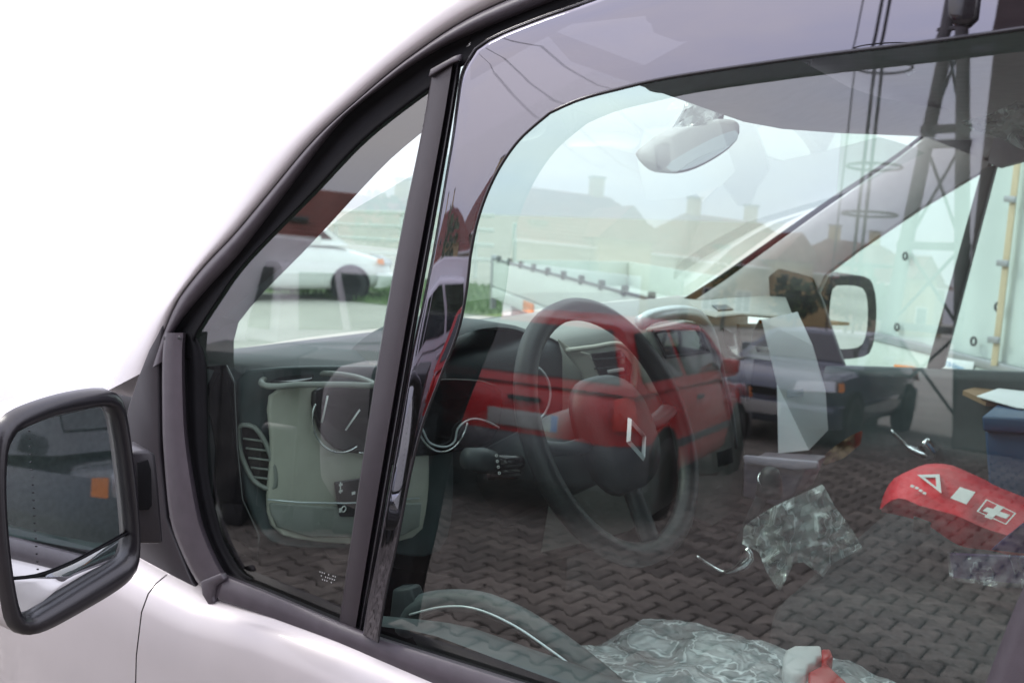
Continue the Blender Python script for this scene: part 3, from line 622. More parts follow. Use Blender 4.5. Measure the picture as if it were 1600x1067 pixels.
# sun visors and top console under the header
for nm, pix, Y in (('sun_visor', [(1178, 150), (1235, 150), (1345, 165), (1338, 185), (1318, 199), (1262, 190), (1210, 172)], 1.15), ('sun_visor', [(1005, 128), (1060, 118), (1110, 122), (1100, 136), (1050, 142), (1015, 144)], .30)):
    slab(nm, crs([at(x, y, Y=Y) for x, y in pix], 24, True), (0.01, .02, .0), M['liner'], van, .006)
hy = [(.08, 1.752), (.16, 1.748), (.3, 1.742), (.42, 1.736), (.55, 1.738), (.8, 1.752), (1.1, 1.772), (1.38, 1.790), (1.5, 1.79)]
sheet('header_rail', [[Vector((x, y, z+dz)) for y, z in hy] for x, dz in ((-.56, .05), (-.52, .012), (-.485, .0), (-.44, .003), (-.40, .02), (-.36, .035))], M['liner'], van, True)
# far side: pillar, header, divider, glass, sill
FY = 1.545
pil = [(1060, 480), (1090, 458), (1180, 402), (1290, 325), (1400, 250), (1446, 214), (1560, 200), (1545, 262), (1440, 325), (1340, 392), (1290, 430), (1272, 470), (1240, 480)]
slab('far_pillar_trim', [at(x, y, Y=FY) for x, y in pil], (0, .03, 0), M['pillar_in'], van, .004)
tube('windscreen_edge_seal', crs([at(x, y, Y=FY-.04) for x, y in [(1060, 478), (1120, 440), (1170, 405), (1290, 320), (1400, 245), (1450, 205)]], 30), [.010-.006*i/29 for i in range(30)], M['rubber'], van, 8)
slab('far_header_trim', [at(x, y, Y=FY) for x, y in [(1440, 215), (1560, 130), (1800, 60), (1900, 150), (1700, 225), (1560, 262)]], (0, .04, 0), M['liner'], van, .004)
slab('far_window_divider', [at(x, y, Y=FY) for x, y in [(1534, 262), (1556, 258), (1472, 576), (1447, 576)]], (0, .03, 0), M['pillar_mid'], van, .003)
slab('far_sail_panel', [at(x, y, Y=FY-.01) for x, y in [(1200, 432), (1215, 420), (1268, 434), (1284, 470), (1300, 520), (1320, 575), (1230, 580), (1205, 520)]], (0, .02, 0), M['trim_dark'], van, .004)
mesh('far_window_glass', [at(x, y, Y=FY+.02) for x, y in [(1270, 440), (1545, 250), (1900, 120), (1900, 620), (1290, 590)]], [(0, 1, 2, 3, 4)], M['glass_w'], van)
fd = [at(x, y, Y=FY-.03) for x, y in [(1290, 572), (1450, 577), (1700, 586), (1900, 596)]]
sheet('far_door_trim', [[p+Vector((0, .06, -.004)) for p in fd], fd, [p+Vector((0, -.012, -.02)) for p in fd], [p+Vector((0, .0, -.10)) for p in fd], [p+Vector((0, -.05, -.16)) for p in fd], [p+Vector((0, -.06, -.22)) for p in fd], [p+Vector((0, .01, -.26)) for p in fd], [p+Vector((0, .02, -.6)) for p in fd]], M['dash_mid'], van, True)
hp = [at(x, y, Y=FY-.10) for x, y in [(1392, 672), (1400, 680), (1425, 702), (1452, 712), (1456, 706), (1442, 690)]]
tube('far_door_handle', crs(hp, 16), [.004]*6+[.008+.0012*i for i in range(10)], M['chrome'], van, 8)
# far door mirror
fm = [(1274, 446), (1292, 432), (1348, 431), (1366, 446), (1371, 490), (1365, 540), (1350, 558), (1298, 562), (1280, 552), (1272, 500)]
mc = at(1325, 495, Y=1.86); MN = ((CP-mc).normalized()+Vector((8, 1.2, -1.1)).normalized()).normalized()
slab('far_door_mirror', crs([onplane(x, y, mc, MN) for x, y in fm], 36, True), -MN*.09, M['trim_dark'], van, .012)
g_ = [(1300, 452), (1310, 446), (1342, 448), (1353, 462), (1355, 500), (1350, 530), (1338, 543), (1302, 544), (1296, 530), (1295, 490)]
slab('far_mirror_glass', crs([onplane(x, y, mc+MN*.002, MN) for x, y in g_], 30, True), MN*.002, M['mirror'], van)
tube('far_mirror_arm', [at(1284, 530, Y=1.80), at(1262, 540, Y=1.66)], .02, M['trim_dark'], van)
# ---- near door mirror ----
m0 = at(110, 800, Y=-.235); TV = (CP-m0).normalized(); TW = (Vector((-.42, .0, 1.235))-m0).normalized(); MNN = (TV+TW).normalized()
rimo = [(2, 655), (30, 636), (90, 616), (150, 606), (178, 612), (192, 640), (204, 720), (212, 800), (213, 866), (206, 896), (180, 922), (120, 958), (66, 986), (34, 992), (12, 975), (2, 930), (-8, 850), (-14, 740), (-10, 680)]
rimi = [(14, 690), (22, 678), (70, 656), (130, 641), (162, 636), (176, 650), (186, 700), (196, 780), (201, 838), (198, 860), (188, 874), (130, 910), (74, 944), (44, 962), (30, 955), (20, 925), (10, 860), (4, 780), (6, 715)]
RO = crs(v2(rimo), 72, True); RI = crs(v2(rimi), 72, True)
def mp_(c, d): return [onplane(p.x, p.y, m0, MNN)+MNN*d for p in c]
cen = Vector((103, 800, 0)); n_ = 72
shell = [mp_(RI, -.006), mp_(RI, .0), mp_(lerpc(RI, RO, .2), .012), mp_(lerpc(RI, RO, .55), .014), mp_(lerpc(RI, RO, .9), .008), mp_(RO, -.004)]
def ringsheet(name, lines, m, parent, cap=None, smooth=True):
    n = len(lines[0]); vs = [v for l in lines for v in l]; fs = [(i*n+j, i*n+(j+1) % n, (i+1)*n+(j+1) % n, (i+1)*n+j) for i in range(len(lines)-1) for j in range(n)]
    if cap: vs.append(Vector(cap)); fs += [((len(lines)-1)*n+j, (len(lines)-1)*n+(j+1) % n, len(vs)-1) for j in range(n)]
    return mesh(name, vs, fs, m, parent, smooth)
dm_ = ringsheet('door_mirror', shell, mat('mirror_rim_plastic', (.010, .009, .011), .28, 0, .15, 60, bump=.08, bscale=700), van)
back = [mp_(RO, -.004)]
for sc_, dd in ((.995, -.012), (.99, -.04), (.93, -.08), (.72, -.115), (.4, -.13)):
    back.append([onplane(p.x, p.y, m0, MNN)*1.0 for p in RO]); cw = sum(back[-1], Vector())/72
    back[-1] = [cw+(q-cw)*sc_+MNN*dd for q in back[-1]]
cw = sum(mp_(RO, 0), Vector())/72
ringsheet('mirror_housing', back, M['silver'], dm_, cw-MNN*.133)
gp = mp_(lerpc(RI, RO, .04), -.004)
split = [(12, 905), (60, 900), (110, 882), (160, 856), (206, 830)]
SPL = crs(v2(split), 14)
upper = [p for p in RI if p.y < np.interp(p.x, [s[0] for s in split], [s[1] for s in split])]; lower = [p for p in RI if p not in upper]
def glasspoly(pts, inv):
    pts = sorted(pts, key=lambda p: atan2(p.y-(760 if not inv else 900), p.x-103)); return pts
def clipclose(P, above):
    c = Vector((100, 780 if above else 912, 0)); P = P+[Vector((s.x, s.y, 0)) for s in SPL[1:-1]]
    return sorted(P, key=lambda p: atan2(p.y-c.y, p.x-c.x))
ug = [onplane(p.x, p.y, m0, MNN)-MNN*.004 for p in clipclose(list(upper), True)]
mesh('mirror_glass', ug, [tuple(range(len(ug)))], M['mirror'], dm_)
# wide-angle lower glass, tipped a little outward
lg0 = clipclose(list(lower), False); lg = [onplane(p.x, p.y, m0, MNN)-MNN*.004 for p in lg0]
lc = sum(lg, Vector())/len(lg); vs = [lc+MNN*.004]+lg
me = mesh('wide_angle_glass', vs, [(0, i+1, (i+1) % len(lg)+1) for i in range(len(lg))], M['mirror'], dm_, True)
tube('glass_split_line', [onplane(p.x, p.y, m0, MNN)-MNN*.002 for p in SPL], .0014, M['rubber'], dm_, 6)
dots = []
for k in range(22):
    p = onplane(48+k*.75, 662+k*12, m0, MNN)-MNN*.0035; dots.append((p-Vector((.0006, .0006, .0006)), p+Vector((.0006, .0006, .0006))))
boxes('glass_dotted_line', dots, M['gloss_black'], dm_)
# bracket
bk = [(205, 706), (232, 703), (244, 712), (249, 760), (256, 850), (216, 850), (206, 800)]
slab('mirror_bracket', [onplane(x, y, at(235, 780, Y=-.10), Vector((.8, -.6, 0)).normalized()) for x, y in bk], Vector((-.05, .012, 0)), M['trim_dark'], van, .004)
slab('bracket_slot', [onplane(x, y, at(235, 780, Y=-.10)+Vector((.004, -.003, 0)), Vector((.8, -.6, 0)).normalized()) for x, y in [(214, 722), (231, 718), (236, 735), (237, 790), (232, 797), (216, 797)]], Vector((-.002, .0015, 0)), M['rubber'], van, .001)
# near door inner trim and pull
idt = [(600, 962), (700, 975), (800, 1010), (1000, 1080), (1300, 1180), (1700, 1300)]
p0 = crs([at(x, y, Y=.045) for x, y in idt], 20)
sheet('near_door_trim', [[p+Vector((0, -.035, .002)) for p in p0], p0, [p+Vector((0, .03, -.012)) for p in p0], [p+Vector((0, .06, -.06)) for p in p0], [p+Vector((0, .07, -.3)) for p in p0]], M['dash_mid'], van, True)
tube('door_pull', crs([at(x, y, Y=.11) for x, y in [(632, 985), (650, 950), (690, 938), (745, 940), (800, 960), (850, 990), (905, 1030), (960, 1075)]], 30), .013, M['dash_mid'], van, 10)
tube('door_pull_line', crs([at(x, y, Y=.09) for x, y in [(640, 960), (690, 948), (740, 950), (800, 975), (860, 1015), (900, 1045)]], 30), .0014, M['satin'], van, 6)
slab('door_speaker_block', [at(x, y, Y=.10) for x, y in [(612, 920), (640, 918), (652, 950), (640, 985), (606, 980)]], (0, .02, 0), M['dash'], van, .004)
# seats: driver's (cushion, backrest, cover) and passenger bench
def cushion(name, lo, hi, m, parent, r=.05, ns=10, wob=0):
    bm = bmesh.new(); bmesh.ops.create_cube(bm, size=1)
    bmesh.ops.subdivide_edges(bm, edges=bm.edges, cuts=ns, use_grid_fill=True)
    lo = Vector(lo); hi = Vector(hi); c = (lo+hi)/2; h = (hi-lo)/2
    for v in bm.verts:
        p = Vector((v.co.x*2*h.x, v.co.y*2*h.y, v.co.z*2*h.z)); q = Vector([max(-h[i]+r, min(h[i]-r, p[i])) for i in range(3)])
        d = p-q
        if d.length > 1e-6: p = q+d.normalized()*r
        if wob: p += Vector(noise.noise_vector(p*9+c))*wob+Vector(noise.noise_vector(p*22))*wob*.5
        v.co = c+p
    me = bpy.data.meshes.new(name); bm.to_mesh(me); bm.free(); me.polygons.foreach_set('use_smooth', [True]*len(me.polygons)); return link(name, me, m, parent)
st = cushion('driver_seat', (-.66, .12, .78), (.02, .56, 1.015), M['fabric'], van, .07)
cushion('seat_backrest', (.02, .12, .85), (.16, .56, 1.62), M['fabric'], st, .06)
cushion('passenger_bench', (-.52, .66, .78), (.12, 1.46, 1.03), M['fabric'], van, .06)
cushion('passenger_backrest', (.12, .66, .85), (.26, 1.46, 1.55), M['fabric'], van, .06)
box('passenger_footwell_box', (-.78, .62, .54), (-.5, .95, .80), M['rubber'], van, .03)
# gear lever with round knob
gk = at(1203, 752, Y=.80)
gl = tube('gear_lever', [gk+Vector((-.06, .0, -.16)), gk+Vector((-.02, 0, -.05)), gk], .010, M['dash'], van, 10)
pillow('gear_knob', gk+Vector((0, 0, -.025)), .022, .022, .05, M['leather'], gl, (0, 0, 1), (1, 0, 0), 2)
ring('gear_knob_ring', gk+Vector((0, -.006, .005)), Vector((.3, -.7, .6)), .017, .0018, M['chrome'], gl, 20)
tube('handbrake_trim', crs([at(x, y, Y=.62) for x, y in [(1088, 868), (1105, 880), (1130, 893), (1148, 890), (1166, 878), (1172, 868), (1166, 856)]], 24), [.0022]*10+[.003+.0009*i for i in range(7)]+[.009-.0009*i for i in range(7)], M['chrome'], van, 8)

# ================================================================== LOOSE THINGS IN THE CAB
def world_thing(name, p, **k): return empty(name, p, **k)
# hanging sheet of paper with a folded corner
pa = [(1183, 500), (1236, 486), (1256, 505), (1276, 545), (1290, 600), (1294, 670), (1262, 703), (1230, 640), (1214, 600), (1200, 560)]
pth = world_thing('paper_sheet', at(1245, 700, Y=1.0), label='creased white paper sheet hanging upright in front of the far door mirror', cat='paper')
P_ = lambda x, y, Y: at(x, y, Y=Y)
A = [P_(1190, 500, .98), P_(1246, 487, 1.02), P_(1270, 540, 1.03), P_(1290, 610, 1.02), P_(1294, 672, 1.0), P_(1264, 703, .96), P_(1216, 708, 1.0), P_(1214, 600, .965)]
mesh('sheet_face', A, [(0, 1, 2, 7), (7, 2, 3), (7, 3, 4, 5), (7, 5, 6)], M['sheet'], pth)
pr = [P_(1228, 608, .975), P_(1254, 606, .985), P_(1254, 618, .985), P_(1228, 620, .975)]
slab('faded_print', [p+Vector((.004, -.006, 0)) for p in pr], Vector((0, -.0004, 0)), mat('faded_print_grey', (.50, .57, .60), .8), pth)
nt_ = world_thing('receipt', at(1190, 530, Y=1.2), label='small pale slip with an orange corner on the dashboard left of the paper sheet', cat='slip')
mesh('slip', [P_(1176, 520, 1.22), P_(1186, 500, 1.24), P_(1206, 500, 1.24), P_(1200, 542, 1.2), P_(1174, 540, 1.2)], [(0, 1, 2, 3, 4)], M['paper'], nt_).modifiers.new('t', 'SOLIDIFY').thickness = .001
slab('orange_corner', [P_(1186, 500, 1.236), P_(1192, 500, 1.236), P_(1196, 508, 1.234), P_(1188, 507, 1.234)], (0, -.001, 0), M['orange'], nt_)
# crumpled film / bags
def crumple(name, poly, Y, n, amp, m, seed, parent=None, dY=0):
    """polygon (pixels at depth Y) filled with a wrinkled sheet"""
    c = sum(v2(poly), Vector())/len(poly); O = crs(v2(poly), n, False)[:-1] if False else None
    pts = []; per = v2(poly); per = per+[per[0]]; s = [0]
    for a, b in zip(per, per[1:]): s.append(s[-1]+(b-a).length)
    out = []
    for i in range(n):
        q = s[-1]*i/n; j = max(k for k in range(len(s)-1) if s[k] <= q); w = (q-s[j])/(s[j+1]-s[j]); out.append(per[j].lerp(per[j+1], w))
    R_ = 14; vs = []; fs = []
    for r in range(R_+1):
        for k in range(n):
            p = c.lerp(out[k], r/R_); e = Vector((p.x*.02+seed, p.y*.02, 0))
            d = (1-abs(noise.noise(e))*3)*.5+noise.noise(e*2.7)*.6+(.3-abs(noise.noise(e*1.6+Vector((9, 3, 1)))))*1.2+noise.noise(e*6)*.22
            vs.append(at(p.x, p.y, Y=Y+amp*d*(1 if r else 1)+dY*(p.y-c.y)/100))
    for r in range(R_):
        for k in range(n): fs.append((r*n+k, r*n+(k+1) % n, (r+1)*n+(k+1) % n, (r+1)*n+k))
    o = mesh(name, vs, fs, m, parent, False); autosmooth(o, 28); return o
tag(crumple('plastic_bag', [(1178, 810), (1210, 790), (1286, 756), (1304, 790), (1330, 825), (1348, 856), (1300, 880), (1286, 902), (1255, 878), (1240, 880), (1218, 926), (1196, 890), (1186, 862), (1160, 850), (1162, 822)], .66, 72, .03, M['bag'], 3), label='crumpled clear plastic bag lying in the middle of the cab beside the gear lever', cat='plastic bag')
tag(crumple('plastic_wrap', [(1050, 200), (1066, 175), (1080, 130), (1092, 100), (1110, 96), (1104, 140), (1180, 120), (1200, 100), (1262, 84), (1276, 80), (1262, 112), (1230, 135), (1180, 152), (1120, 185), (1105, 196)], .36, 60, .02, M['film'], 11), label='shred of clear wrapping film hanging over the interior rear-view mirror', cat='plastic film')
tag(crumple('plastic_wrap', [(1380, 66), (1430, 62), (1428, 84), (1418, 96), (1434, 110), (1420, 120), (1392, 96)], .50, 40, .02, M['film'], 21), label='small shred of clear film under the cab roof edge, beside the far sun visor', cat='plastic film')
tag(crumple('plastic_wrap', [(1498, 190), (1540, 182), (1590, 158), (1640, 160), (1700, 220), (1600, 236), (1560, 215), (1520, 204)], .60, 50, .03, M['film'], 31), label='clear film draped under the roof at the top right, above the far window divider', cat='plastic film')
# mauve tray, cardboard, leaflets, blue crate
tray = world_thing('storage_tray', at(1220, 790, Y=.88), label='mauve grey open tray behind the gear lever with a pale front lip', cat='tray')
slab('tray_body', [at(x, y, Y=.86) for x, y in [(1162, 722), (1262, 728), (1240, 775), (1212, 790), (1160, 776)]], (0, .10, 0), mat('mauve_plastic', (.16, .13, .17), .5), tray, .004)
slab('tray_lip', [at(x, y, Y=.85) for x, y in [(1160, 712), (1276, 722), (1278, 733), (1240, 735), (1162, 724)]], (0, .012, 0), mat('mauve_plastic_pale', (.36, .32, .40), .5), tray, .003)
tag(crumple('paper_scrap', [(1278, 720), (1300, 700), (1330, 680), (1348, 672), (1345, 694), (1318, 716), (1290, 726)], 1.05, 40, .03, M['card'], 5), label='crumpled brown packing paper in the dark footwell behind the hanging paper sheet', cat='packing paper')
cr_ = world_thing('plastic_crate', at(1590, 800, Y=1.2), label='blue plastic crate at the right edge, on the far side of the cab', cat='crate')
slab('crate_body', [at(x, y, Y=1.2) for x, y in [(1538, 672), (1720, 684), (1700, 810), (1548, 800)]], (0, .2, 0), M['blue'], cr_, .006)
slab('crate_rim', [at(x, y, Y=1.19) for x, y in [(1534, 650), (1730, 662), (1730, 686), (1536, 674)]], (0, .22, 0), M['blue'], cr_, .004)
tag(slab('cardboard_sheet', [at(x, y, Z=1.262) for x, y in [(1504, 617), (1560, 602), (1700, 588), (1760, 630), (1620, 640), (1540, 634)]], (0, 0, .010), M['card']), label='brown cardboard sheet lying on top of the blue crate', cat='cardboard')
tag(slab('leaflet', [at(x, y, Z=1.276) for x, y in [(1526, 620), (1560, 608), (1690, 622), (1680, 650), (1590, 638)]], (0, 0, .002), M['paper']), label='white leaflet on the cardboard over the blue crate', cat='leaflet')
# red safety bag: faceted pouch with printed signs
BY = .92
rbp = world_thing('safety_bag', at(1480, 860, Y=BY), label='red emergency pouch with white triangle, rectangle and cross signs on passenger bench', cat='emergency bag')
T1 = [(1376, 792), (1396, 748), (1452, 736), (1520, 764), (1620, 812), (1660, 840)]       # upper edge
T2 = [(1376, 796), (1400, 778), (1440, 790), (1510, 812), (1590, 846), (1650, 880)]
T3 = [(1380, 800), (1410, 806), (1446, 818), (1500, 852), (1560, 862), (1640, 892)]
a = crs([at(x, y, Y=BY+.09) for x, y in T1], 24); b = crs([at(x, y, Y=BY) for x, y in T2], 24); c = crs([at(x, y, Y=BY+.02) for x, y in T3], 24)
def wob(l, k): return [p+Vector(noise.noise_vector(p*30+Vector((k, 0, 0))))*.004 for p in l]
d_ = [p+Vector((0, .12, -.01)) for p in a]; e_ = [p+Vector((0, .12, -.0)) for p in c]
sheet('pouch', [wob(d_, 1), wob(a, 2), wob(lerpc(a, b, .33), 3), wob(lerpc(a, b, .66), 4), wob(b, 5), wob(lerpc(b, c, .5), 6), c, e_], M['redbag'], rbp, True, sharp=45)
def onbag(x, y, lift=.004):         # the printed top facet lies between edge curves a and b
    pa_ = at(1440, 762, Y=BY+.045); n1 = (at(1520, 764, Y=BY+.09)-at(1396, 748, Y=BY+.09)).cross(at(1440, 790, Y=BY)-at(1396, 748, Y=BY+.09)).normalized()
    if n1.dot(CP-pa_) < 0: n1 = -n1
    return onplane(x, y, pa_+n1*lift, n1), n1
_, bn = onbag(1440, 760)
def bagprint(name, pix, inner=None):
    o = [onbag(x, y, .009)[0] for x, y in pix]
    if not inner: return slab(name, o, bn*.0006, M['white'], rbp)
    i_ = [onbag(x, y, .009)[0] for x, y in inner]; n = len(o)
    return mesh(name, [p+bn*.0006 for p in o+i_], [(k, (k+1) % n, n+(k+1) % n, n+k) for k in range(n)], M['white'], rbp)
bagprint('warning_triangle', [(1433, 742), (1468, 741), (1471, 771)], [(1444, 746), (1462, 746), (1463, 761)])
bagprint('white_block', [(1500, 761), (1524, 769), (1510, 788), (1485, 778)])
bagprint('cross_frame', [(1541, 780), (1588, 802), (1572, 820), (1526, 799)], [(1542, 782), (1585, 802), (1571, 818), (1529, 799)])
cxp = [(1552, 784), (1561, 788), (1555, 795), (1568, 801), (1563, 807), (1550, 801), (1545, 808), (1536, 804), (1541, 797), (1534, 794), (1539, 788), (1547, 791)]
cxp = [(1557+(x-1551)*1.25, 800+(y-796)*.95) for x, y in cxp]
bagprint('white_cross', cxp)
for k, (x, y) in enumerate([(1424, 757), (1431, 760), (1437, 764), (1443, 768)]): bagprint('small_mark', [(x, y), (x+5, y+2), (x+3, y+5), (x-2, y+3)])
slab('black_buckle', [at(x, y, Y=BY-.004) for x, y in [(1428, 805), (1456, 815), (1452, 835), (1426, 828)]], (0, -.004, 0), M['fabric'], rbp, .002)
slab('purple_panel', [at(x, y, Y=BY-.012) for x, y in [(1548, 858), (1566, 842), (1600, 815), (1660, 830), (1680, 880), (1600, 864)]], (0, -.004, 0), M['purple'], rbp, .002)
pk = crumple('film_packet', [(1480, 862), (1540, 864), (1610, 868), (1640, 880), (1630, 918), (1560, 918), (1484, 904)], .84, 60, .012, film('packet_film', .30, (.8, .82, .9), .08, 24, 1.0), 8)
tag(pk, label='flat clear film packet tucked under the red emergency pouch', cat='film packet')
slab('packet_contents', [at(x, y, Y=.865) for x, y in [(1484, 866), (1640, 872), (1635, 915), (1488, 902)]], (0, .01, 0), M['purple'], pk)
# seat cover film
cv = bmesh.new(); nx, ny = 90, 60; vs = []; fs = []
for i in range(nx+1):
    for j in range(ny+1):
        u_ = i/nx*2-1; v_ = j/ny*2-1
        X = -.33+.37*u_; Y = .34+.235*v_; e = max(abs(u_), abs(v_)); r2 = (abs(u_)**4+abs(v_)**4)**.25
        if e > 0: X = -.33+.385*u_*e/r2; Y = .335+.245*v_*e/r2
        q = Vector((X*6, Y*6, 2.0)); z = 1.035-.10*e**9
        z += .022*(.35-abs(noise.noise(q)))*1.6+.012*noise.noise(q*2.3)+.010*(.3-abs(noise.noise(q*4.1+Vector((5, 1, 0)))))+.004*noise.noise(q*9)
        z -= .05*max(0, (X+.33)/.4)**2*0
        vs.append(Vector((X, Y, z)))
for i in range(nx):
    for j in range(ny): a0 = i*(ny+1)+j; fs.append((a0, a0+ny+1, a0+ny+2, a0+1))
co = mesh('seat_cover', vs, fs, M['cover'], None, True); tag(co, label='crinkled protective plastic film stretched over the driver seat', cat='seat cover')
# trigger sprayer lying on the seat
spz = 1.075
sp_ = world_thing('spray_bottle', at(1262, 1060, Z=spz), label='spray bottle with white and red trigger head lying on the covered driver seat', cat='spray bottle')
hd = [(1222, 1052), (1226, 1040), (1240, 1033), (1262, 1033), (1281, 1033), (1283, 1050), (1275, 1052), (1274, 1060), (1262, 1064), (1258, 1080), (1234, 1080), (1222, 1068)]
slab('sprayer_head', [at(x, y, Z=spz) for x, y in hd], (0, 0, .022), M['white'], sp_, .004)
slab('nozzle', [at(x, y, Z=spz+.004) for x, y in [(1282, 1034), (1296, 1034), (1300, 1046), (1290, 1054), (1283, 1050)]], (0, 0, .018), M['redpl'], sp_, .003)
slab('trigger', [at(x, y, Z=spz+.004) for x, y in [(1262, 1066), (1290, 1052), (1304, 1066), (1330, 1090), (1262, 1095)]], (0, 0, .014), M['redpl'], sp_, .003)
tube('bottle_body', [at(1250, 1085, Z=spz+.01), at(1262, 1120, Z=spz), at(1275, 1180, Z=spz)], [.012, .028, .03], M['white'], sp_, 16)

# ================================================================== SEEN THROUGH THE CAB
def tree(name, x, y, h, r, lab, group, seed, parent=None):
    rr = random.Random(seed); root = empty(name, (x, y, 0), label=lab, cat='tree', group=group)
    tube('trunk', [(0, 0, 0), (.05*h*.1, 0, h*.3), (0, .02*h, h*.62)], [h*.03, h*.022, h*.008], M['bark'], root, 8, local=True)
    vs = []; fs = []
    for k in range(int(380*max(1, r/1.5))):
        a = rr.uniform(0, 2*pi); b = rr.uniform(-1, 1); q = rr.random()**.4; c = Vector((cos(a)*sqrt(1-b*b)*r*q, sin(a)*sqrt(1-b*b)*r*q, h*.62+b*h*.36*q))
        c += Vector(noise.noise_vector(c*.9+Vector((seed, 0, 0))))*r*.35; s = rr.uniform(.12, .28)*r/1.6
        u_ = Vector((rr.gauss(0, 1), rr.gauss(0, 1), rr.gauss(0, 1))).normalized(); w_ = u_.orthogonal().normalized(); t_ = u_.cross(w_); n = len(vs)
        vs += [c+w_*s, c+t_*s*.8, c-w_*s*.9, c-t_*s]; fs.append((n, n+1, n+2, n+3))
    mesh('crown', vs, fs, M['leaf'], root, local=True); return root
def local_obj(root): return dict(parent=root, local=True)
def wheel(parent, x, y, r=.29, w=.18, sgn=1):
    # tyre (> rim) : axle along local Y... here the car's width axis is X
    pr = [(-w/2, r*.62), (-w/2, r*.93), (-w*.36, r), (w*.36, r), (w/2, r*.93), (w/2, r*.62)]; n = 28
    vs = [Vector((x+a, y+b*cos(2*pi*k/n), r+b*sin(2*pi*k/n))) for a, b in pr for k in range(n)]; fs = [(i*n+k, i*n+(k+1) % n, (i+1)*n+(k+1) % n, (i+1)*n+k) for i in range(5) for k in range(n)]
    t = mesh('wheel', vs, fs, M['tyre'], parent, True, True)
    xo = x+sgn*w*.36; vs = [Vector((xo, y, r))]; fs = []
    for k in range(40):
        q = 2*pi*k/40; rr_ = r*.62; ii = .0 if (k % 8) < 5 else -sgn*.04
        vs += [Vector((xo-sgn*.02, y+rr_*cos(q), r+rr_*sin(q))), Vector((xo+ii, y+rr_*.55*cos(q), r+rr_*.55*sin(q)))]
    for k in range(40): a = 1+2*k; b = 1+2*((k+1) % 40); fs += [(a, b, b+1, a+1), (0, a+1, b+1)]
    mesh('rim', vs, fs, M['rim'], t, False, True)
    return t
